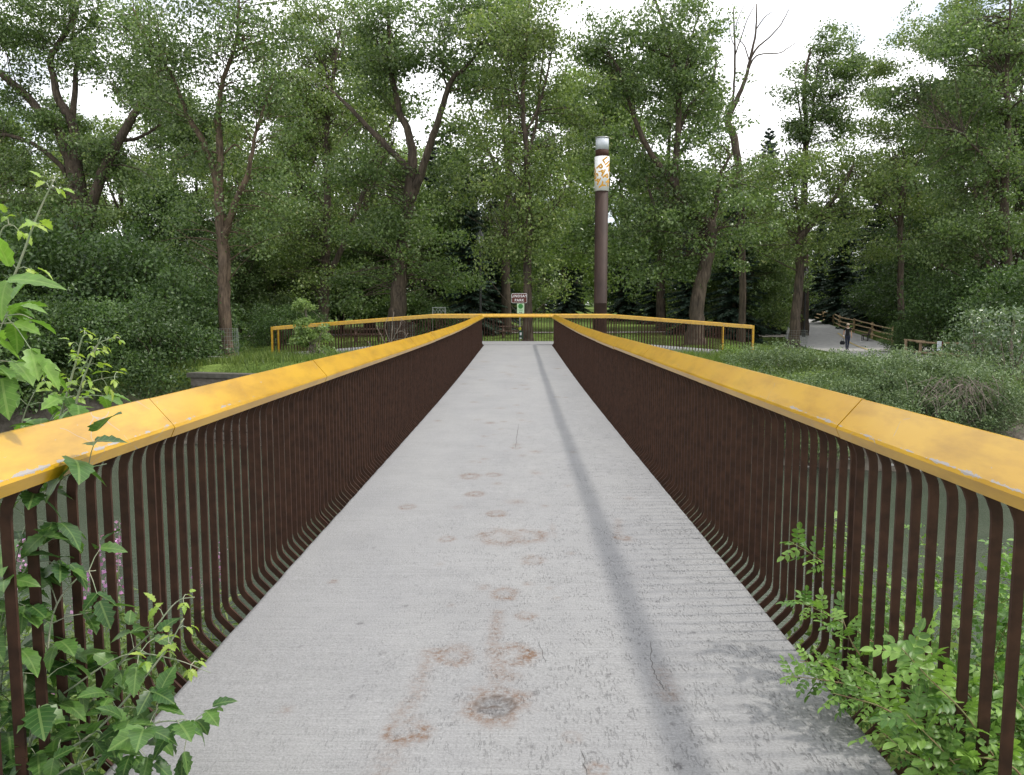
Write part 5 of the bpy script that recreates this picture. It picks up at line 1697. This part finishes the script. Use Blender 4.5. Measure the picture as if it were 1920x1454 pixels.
def box_elder(label, stems, seed, base):
    """stems: list of dict(p=[(px,py,d)...], r, young_from (0..1), step, scale, skip)"""
    rng = random.Random(seed)
    t = thing('box_elder', label, 'shrub', base, 0, 'young box elders at the near bank')
    o = Vector(base)
    b = MB()
    for st in stems:
        ps = catmull([P(*q_) for q_ in st['p']], 6)
        b.tube([p - o for p in ps], [st['r'] * (1 - 0.7 * i / (len(ps) - 1)) for i in range(len(ps))], 6)
        acc = 0.0; side = rng.random() * 3; L_tot = sum((ps[i + 1] - ps[i]).length for i in range(len(ps) - 1)); run = 0.0
        nxt = st.get('first', 0.05)
        for i in range(len(ps) - 1):
            seg = (ps[i + 1] - ps[i]); run += seg.length
            if run < nxt: continue
            nxt = run + st['step'] * rng.uniform(.8, 1.2)
            f = run / L_tot
            young = f > st['young']
            tg = seg.normalized(); side += R(90)
            u = tg.cross(Vector((0.3, 1, 0.1))).normalized(); w_ = tg.cross(u)
            for s in (0, math.pi):
                if rng.random() < 0.08: continue
                a = side + s + rng.uniform(-.4, .4)
                out = (u * math.cos(a) + w_ * math.sin(a)) * 0.9 + tg * 0.35 + Vector((0, 0, .15))
                out.normalize()
                sc = st['scale'] * rng.uniform(.8, 1.15) * (1 if not young else st.get('ys', 1) * (1.0 - 0.45 * max(0, f - st['young']) / (1.01 - st['young'])))
                pl = (0.085 if not young else 0.055) * sc
                e = ps[i] + out * pl + Vector((0, 0, -0.1 * pl))
                b.tube([ps[i] - o, ps[i].lerp(e, .5) - o + Vector((0, 0, .008)), e - o], [.0022, .0016, .0014], 4, cap=False)
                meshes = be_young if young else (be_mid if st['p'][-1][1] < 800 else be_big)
                e2 = e + out * 0.03 * sc
                for (q_, dv, k) in ((e2, out + Vector((0, 0, -.35)), 1.0), (e, out.cross(Vector((0, 0, 1))) * 0.9 + out * .45 + Vector((0, 0, -.35)), .86), (e, -out.cross(Vector((0, 0, 1))) * 0.9 + out * .45 + Vector((0, 0, -.35)), .86)):
                    dv = dv + Vector((rng.uniform(-.2, .2), rng.uniform(-.2, .2), rng.uniform(-.35, .2)))
                    link('leaf', rng.choice(meshes), t, q_ - o, orient(dv, rng.uniform(-.5, .5)), sc * k * rng.uniform(.85, 1.15))
    b.build('stem', M['stem'], t, True)
    return t


box_elder('young box elder reaching high over the bright yellow cap with pale shoots', [
    {'p': [(-70, 1000, 2.75), (-30, 750, 2.75), (0, 590, 2.75), (38, 490, 2.75), (72, 400, 2.75), (104, 332, 2.75)], 'r': .0075, 'young': .70, 'step': .15, 'scale': .95, 'first': .62, 'ys': 1.05},
    {'p': [(-90, 800, 2.45), (-60, 680, 2.45), (-30, 610, 2.45), (30, 590, 2.4), (60, 598, 2.4)], 'r': .004, 'young': 1.1, 'step': .11, 'scale': 1.35, 'first': .2},
    {'p': [(-120, 860, 2.5), (-90, 740, 2.5), (-50, 670, 2.5), (0, 640, 2.45)], 'r': .004, 'young': 1.1, 'step': .13, 'scale': 1.4, 'first': .2},
    {'p': [(-60, 700, 2.75), (-30, 560, 2.75), (0, 440, 2.75), (20, 420, 2.75)], 'r': .005, 'young': .5, 'step': .12, 'scale': 1.05, 'first': .1}], 5, (P(-60, 900, 2.75).x, 2.75, -0.4))
box_elder('young box elder with a flat bunch of yellow shoots beside the cap', [
    {'p': [(90, 950, 3.3), (110, 800, 3.3), (128, 730, 3.3), (142, 680, 3.3), (152, 640, 3.3), (160, 625, 3.3)], 'r': .007, 'young': .62, 'step': .05, 'scale': 1.0, 'first': .33, 'ys': .8},
    {'p': [(120, 900, 3.25), (140, 770, 3.25), (155, 715, 3.25), (172, 672, 3.25), (190, 632, 3.25)], 'r': .007, 'young': .55, 'step': .05, 'scale': .95, 'first': .3, 'ys': .8},
    {'p': [(150, 700, 3.25), (180, 650, 3.25), (205, 636, 3.25), (225, 634, 3.25)], 'r': .003, 'young': .1, 'step': .035, 'scale': .8, 'first': .05, 'ys': .7},
    {'p': [(150, 725, 3.25), (185, 712, 3.25), (220, 706, 3.25)], 'r': .003, 'young': .3, 'step': .05, 'scale': .8, 'first': .1, 'ys': 1.0},
    {'p': [(30, 900, 3.3), (40, 800, 3.3), (60, 745, 3.3), (90, 700, 3.3)], 'r': .004, 'young': .9, 'step': .10, 'scale': .95, 'first': .1},
    {'p': [(60, 860, 3.4), (100, 780, 3.4), (140, 750, 3.35), (170, 745, 3.3)], 'r': .004, 'young': 1.1, 'step': .10, 'scale': .95, 'first': .1}], 6, (P(110, 900, 3.3).x, 3.3, -0.5))
box_elder('dark leaved box elder climbing behind the bars at the camera end', [
    {'p': [(40, 1454, 2.5), (80, 1300, 2.5), (100, 1150, 2.55), (150, 1080, 2.6), (180, 1070, 2.62)], 'r': .005, 'young': 1.1, 'step': .055, 'scale': 1.1, 'first': .05},
    {'p': [(0, 1300, 2.6), (20, 1100, 2.6), (60, 960, 2.6), (130, 890, 2.65), (200, 870, 2.7)], 'r': .005, 'young': 1.1, 'step': .06, 'scale': 1.2, 'first': .05},
    {'p': [(-40, 1500, 2.5), (0, 1180, 2.5), (40, 1080, 2.5), (90, 1010, 2.55)], 'r': .005, 'young': 1.1, 'step': .06, 'scale': 1.1, 'first': .1},
    {'p': [(-20, 1454, 2.6), (10, 1350, 2.6), (60, 1280, 2.65), (150, 1220, 2.7)], 'r': .005, 'young': 1.1, 'step': .055, 'scale': 1.1, 'first': .05}], 7, (P(-20, 1500, 2.5).x, 2.5, -0.4))
box_elder('low box elder spilling over the concrete edge below the bright cap', [
    {'p': [(-20, 1500, 2.35), (90, 1430, 2.45), (180, 1370, 2.5), (255, 1290, 2.55), (310, 1220, 2.6), (345, 1160, 2.62)], 'r': .006, 'young': .72, 'step': .06, 'scale': .85, 'first': .05, 'ys': 1.0},
    {'p': [(60, 1480, 2.35), (150, 1430, 2.4), (230, 1400, 2.42), (300, 1350, 2.44)], 'r': .005, 'young': 1.1, 'step': .05, 'scale': 1.05, 'first': .1},
    {'p': [(150, 1454, 2.42), (250, 1375, 2.48), (320, 1352, 2.5), (372, 1372, 2.5)], 'r': .004, 'young': 1.1, 'step': .06, 'scale': .95, 'first': .15},
    {'p': [(120, 1300, 2.6), (230, 1230, 2.65), (320, 1235, 2.65), (395, 1262, 2.65)], 'r': .0035, 'young': .6, 'step': .07, 'scale': .85, 'first': .3},
    {'p': [(150, 1350, 2.75), (220, 1250, 2.8), (280, 1190, 2.8), (330, 1130, 2.85), (365, 1120, 2.85)], 'r': .005, 'young': .8, 'step': .07, 'scale': .8, 'first': .1, 'ys': .9}], 8, (P(-20, 1500, 2.35).x, 2.35, -0.4))


def rose_leaf(name, seed):
    rr = random.Random(seed)
    q = bpy.data.meshes.new(name)
    V = []; Fc = []
    L = 0.085
    def lf(c, ang, l, w_):
        o = len(V); n = 5
        for i in range(n + 1):
            t = i / n; ww = w_ * .5 * math.sin(math.pi * min(1, .08 + .92 * t)) ** .7 * (0 if i == n else 1)
            for s in (-1, 0, 1):
                x, y = s * ww, l * t
                V.append((c[0] + x * math.cos(ang) - y * math.sin(ang), c[1] + x * math.sin(ang) + y * math.cos(ang), c[2] + abs(s) * ww * .35 - .25 * l * t * t))
        for i in range(n):
            a = o + 3 * i
            Fc.append((a, a + 1, a + 4, a + 3)); Fc.append((a + 1, a + 2, a + 5, a + 4))
    for k in range(3):
        y = L * (.25 + .26 * k)
        for s in (-1, 1):
            lf((0, y, -.15 * y * y / L), -s * R(62 + rr.uniform(-8, 8)), .032 * rr.uniform(.85, 1.1), .019)
    lf((0, L * .95, -.13 * L), rr.uniform(-.2, .2), .036, .022)
    o = len(V); V += [(-.0008, 0, 0), (.0008, 0, 0), (.0008, L, -.14 * L), (-.0008, L, -.14 * L)]; Fc.append((o, o + 1, o + 2, o + 3))
    q.from_pydata(V, [], Fc); q.materials.append(M['rose']); q.polygons.foreach_set('use_smooth', [True] * len(q.polygons)); q.update()
    return q


rl = [rose_leaf('leaf', s) for s in (1, 2, 3)]


def rose(label, canes, seed, base, extra=None):
    rng = random.Random(seed)
    t = thing('wild_rose', label, 'shrub', base, 0, 'wild roses at the near bank')
    o = Vector(base); b = MB(); cnt = 0; rest = []
    for (pts, step, sc) in canes:
        ps = catmull([P(*q_) for q_ in pts], 8)
        b.tube([p - o for p in ps], [.0042 * (1 - .7 * i / (len(ps) - 1)) for i in range(len(ps))], 5)
        run = 0; nxt = .03; side = 0
        for i in range(len(ps) - 1):
            seg = ps[i + 1] - ps[i]; run += seg.length
            while nxt < run:
                nxt += step * .8 * rng.uniform(.7, 1.3); side += 2.4
                tg = seg.normalized(); u = tg.orthogonal().normalized(); w_ = tg.cross(u)
                out = u * math.cos(side) + w_ * math.sin(side) + tg * .5 + Vector((0, 0, .25))
                link('leaf', rng.choice(rl), t, ps[i] - o, orient(out, rng.uniform(-.4, .4)), sc * rng.uniform(.85, 1.45))
    b.build('cane', M['cane'], t, True)
    return t


rose('wild rose cane arching up through the ochre railing bars', [
    ([(1720, 1300, 3.5), (1660, 1180, 3.6), (1590, 1090, 3.7), (1530, 1045, 3.75), (1480, 1015, 3.8)], .022, .85), ([(1740, 1330, 3.3), (1680, 1240, 3.35), (1600, 1180, 3.4), (1545, 1150, 3.5), (1490, 1125, 3.5)], .024, .8),
    ([(1690, 1240, 3.5), (1700, 1150, 3.5), (1720, 1100, 3.6)], .026, .8), ([(1760, 1330, 3.2), (1700, 1180, 3.25), (1660, 1110, 3.3)], .024, .85),
    ([(1640, 1290, 3.6), (1590, 1220, 3.7), (1560, 1190, 3.8)], .024, .8)], 11, (1.75, 3.3, -0.45))
rose('wild rose sprawling low across the concrete edge', [
    ([(1760, 1400, 2.95), (1690, 1330, 3.0), (1610, 1290, 3.05), (1540, 1275, 3.1), (1475, 1268, 3.15)], .02, .8), ([(1700, 1340, 3.0), (1640, 1270, 3.1), (1590, 1250, 3.15)], .022, .75),
    ([(1780, 1454, 2.6), (1720, 1400, 2.7), (1680, 1360, 2.75)], .02, .8), ([(1640, 1300, 3.1), (1560, 1250, 3.2), (1500, 1240, 3.2)], .020, .75), ([(1730, 1380, 2.85), (1660, 1330, 2.9), (1600, 1310, 2.95), (1560, 1300, 3.0)], .018, .85), ([(1760, 1440, 2.6), (1700, 1410, 2.65), (1650, 1370, 2.7)], .018, .9), ([(1650, 1280, 3.2), (1600, 1210, 3.25), (1580, 1160, 3.3)], .02, .85)], 12, (1.75, 2.8, -0.4))
rose('wild rose in front at the railing foot with long pale canes', [
    ([(1960, 1500, 2.35), (1880, 1440, 2.4), (1810, 1340, 2.45), (1740, 1270, 2.5), (1690, 1215, 2.5)], .026, 1.0), ([(1900, 1500, 2.3), (1820, 1460, 2.35), (1760, 1400, 2.4), (1700, 1340, 2.45)], .024, .95),
    ([(1960, 1454, 2.6), (1900, 1350, 2.6), (1860, 1250, 2.65)], .026, .95), ([(1940, 1500, 2.3), (1900, 1440, 2.35), (1830, 1420, 2.35), (1770, 1430, 2.4)], .024, .95), ([(1980, 1400, 2.5), (1920, 1330, 2.5), (1890, 1290, 2.55)], .022, 1.0), ([(1860, 1500, 2.35), (1790, 1440, 2.4), (1730, 1420, 2.45)], .018, 1.0), ([(1900, 1420, 2.55), (1830, 1320, 2.6), (1760, 1240, 2.65), (1720, 1200, 2.7)], .02, .95), ([(1820, 1420, 2.5), (1760, 1330, 2.55), (1700, 1290, 2.6)], .018, .95)], 13, (1.75, 2.3, -0.35))
rngn = random.Random(77)
for i, (lab, xs_, ys_) in enumerate((('wild rose thicket outside the ochre railing close to the camera', (1.8, 2.7), (2.4, 3.6)), ('wild rose thicket outside the ochre railing at the water side', (1.85, 3.4), (3.6, 5.2)))):
    canes = []
    t = thing('wild_rose', lab, 'shrub', ((xs_[0] + xs_[1]) / 2, (ys_[0] + ys_[1]) / 2, gz((xs_[0] + xs_[1]) / 2, (ys_[0] + ys_[1]) / 2)), 0, 'wild roses at the near bank')
    o = t.location.copy(); b = MB(); cnt = 0; cs = []
    for k in range(34):
        x, y = rngn.uniform(*xs_), rngn.uniform(*ys_); z = gz(x, y)
        hgt = rngn.uniform(0.55, 1.05) + max(0, -z - 0.5) * 0.55
        e = Vector((x + rngn.uniform(-.35, .35), y + rngn.uniform(-.35, .35), z + hgt))
        ps = catmull([Vector((x, y, z - .1)), Vector((x, y, z + hgt * .6)), e], 6)
        b.tube([p - o for p in ps], [.004 * (1 - .06 * j) for j in range(len(ps))], 4)
        for p in ps[2:]:
            for m in range(3):
                a = rngn.uniform(0, 6.28); out = Vector((math.cos(a), math.sin(a), .3))
                if cnt < 290 and rngn.random() < 0.5:
                    link('leaf', rngn.choice(rl), t, p - o, orient(out, rngn.uniform(-.4, .4)), rngn.uniform(.8, 1.25)); cnt += 1
                else:
                    cs.append(np.array(p - o) + np.random.RandomState(cnt + len(cs)).normal(size=(7, 3)) * .03)
    b.build('cane', M['cane'], t, True)
    V, Fc = leaf_field(np.concatenate(cs), .032, np.random.RandomState(i + 3), .8, .1, .6)
    oo = link('foliage', np_mesh('foliage', V, Fc, M['rose']), t); oo['kind'] = 'stuff'

# undergrowth of narrow leaved herbs and purple flowers on the near bank
rngh = np.random.RandomState(123)


def undergrowth(name, label, n, xr_, yr_, hmin, hmax, mat, leaf, asp):
    pts = []
    for i in range(n):
        x, y = rngh.uniform(*xr_), rngh.uniform(*yr_)
        z = gz(x, y)
        if z < WZ - 0.05: continue
        h = rngh.uniform(hmin, hmax); k = int(h / 0.022)
        tt = rngh.rand(k)[:, None] ** 0.8
        ln = rngh.normal(size=2) * 0.12
        p = np.concatenate([x + ln[0] * tt + rngh.normal(size=(k, 1)) * .018, y + ln[1] * tt + rngh.normal(size=(k, 1)) * .018, z + tt * h], 1)
        pts.append(p)
    V, Fc = leaf_field(np.concatenate(pts), leaf, rngh, .5, -.1, asp)
    tag(link(name, np_mesh(name, V, Fc, M[mat])), label, 'undergrowth', kind='stuff')


undergrowth('undergrowth', 'pale narrow leaved herbs on the near bank under the box elders', 1000, (-5.5, -1.75), (2.6, 9.0), .4, .95, 'leaf_herb', .075, .22)
undergrowth('bank_undergrowth', 'leafy herbs on the near bank behind the roses', 700, (1.75, 6.5), (2.8, 9.2), .3, .85, 'leaf_herb', .06, .5)
undergrowth('dark_undergrowth', 'shaded ground plants beside the bridge end', 420, (-4.0, -1.7), (0.8, 3.2), .25, .6, 'leaf_elder', .07, .5)
fw_spots = [(-2.15, 4.1, 1.25), (-2.4, 4.6, 1.35), (-2.05, 3.6, 1.0), (-2.6, 5.3, 1.5), (-2.25, 3.1, .75), (-2.0, 4.9, 1.2), (-2.9, 4.4, 1.2), (-2.1, 5.6, 1.5), (-1.95, 3.3, .6), (-2.5, 3.7, .9), (-3.0, 5.2, 1.2)]
for i, (x, y, h) in enumerate(fw_spots):
    z = gz(x, y)
    t = thing('fireweed', 'purple flowering weed among the pale herbs seen through the railing bars', 'flower', (x, y, z), 0, 'purple flowers on the near bank')
    b = MB(); tip = Vector((rngn.uniform(-.1, .1), rngn.uniform(-.1, .1), h)); b.tube([(0, 0, -.1), tip * .5, tip], [.004, .003, .0015], 5); b.build('stem', M['stem'], t)
    rg = np.random.RandomState(300 + i)
    tt = .72 + .28 * rg.rand(60)[:, None]; c = np.array(tip)[None, :] * tt + rg.normal(size=(60, 3)) * .016
    V, Fc = leaf_field(c, .022, rg, .5, 0, .9); link('flower_head', np_mesh('flower_head', V, Fc, M['petal']), t)['kind'] = 'stuff'
    tt = .15 + .6 * rg.rand(70)[:, None]; c = np.array(tip)[None, :] * tt
    V, Fc = leaf_field(c, .075, rg, .5, -.1, .2); link('foliage', np_mesh('foliage', V, Fc, M['leaf_herb']), t)
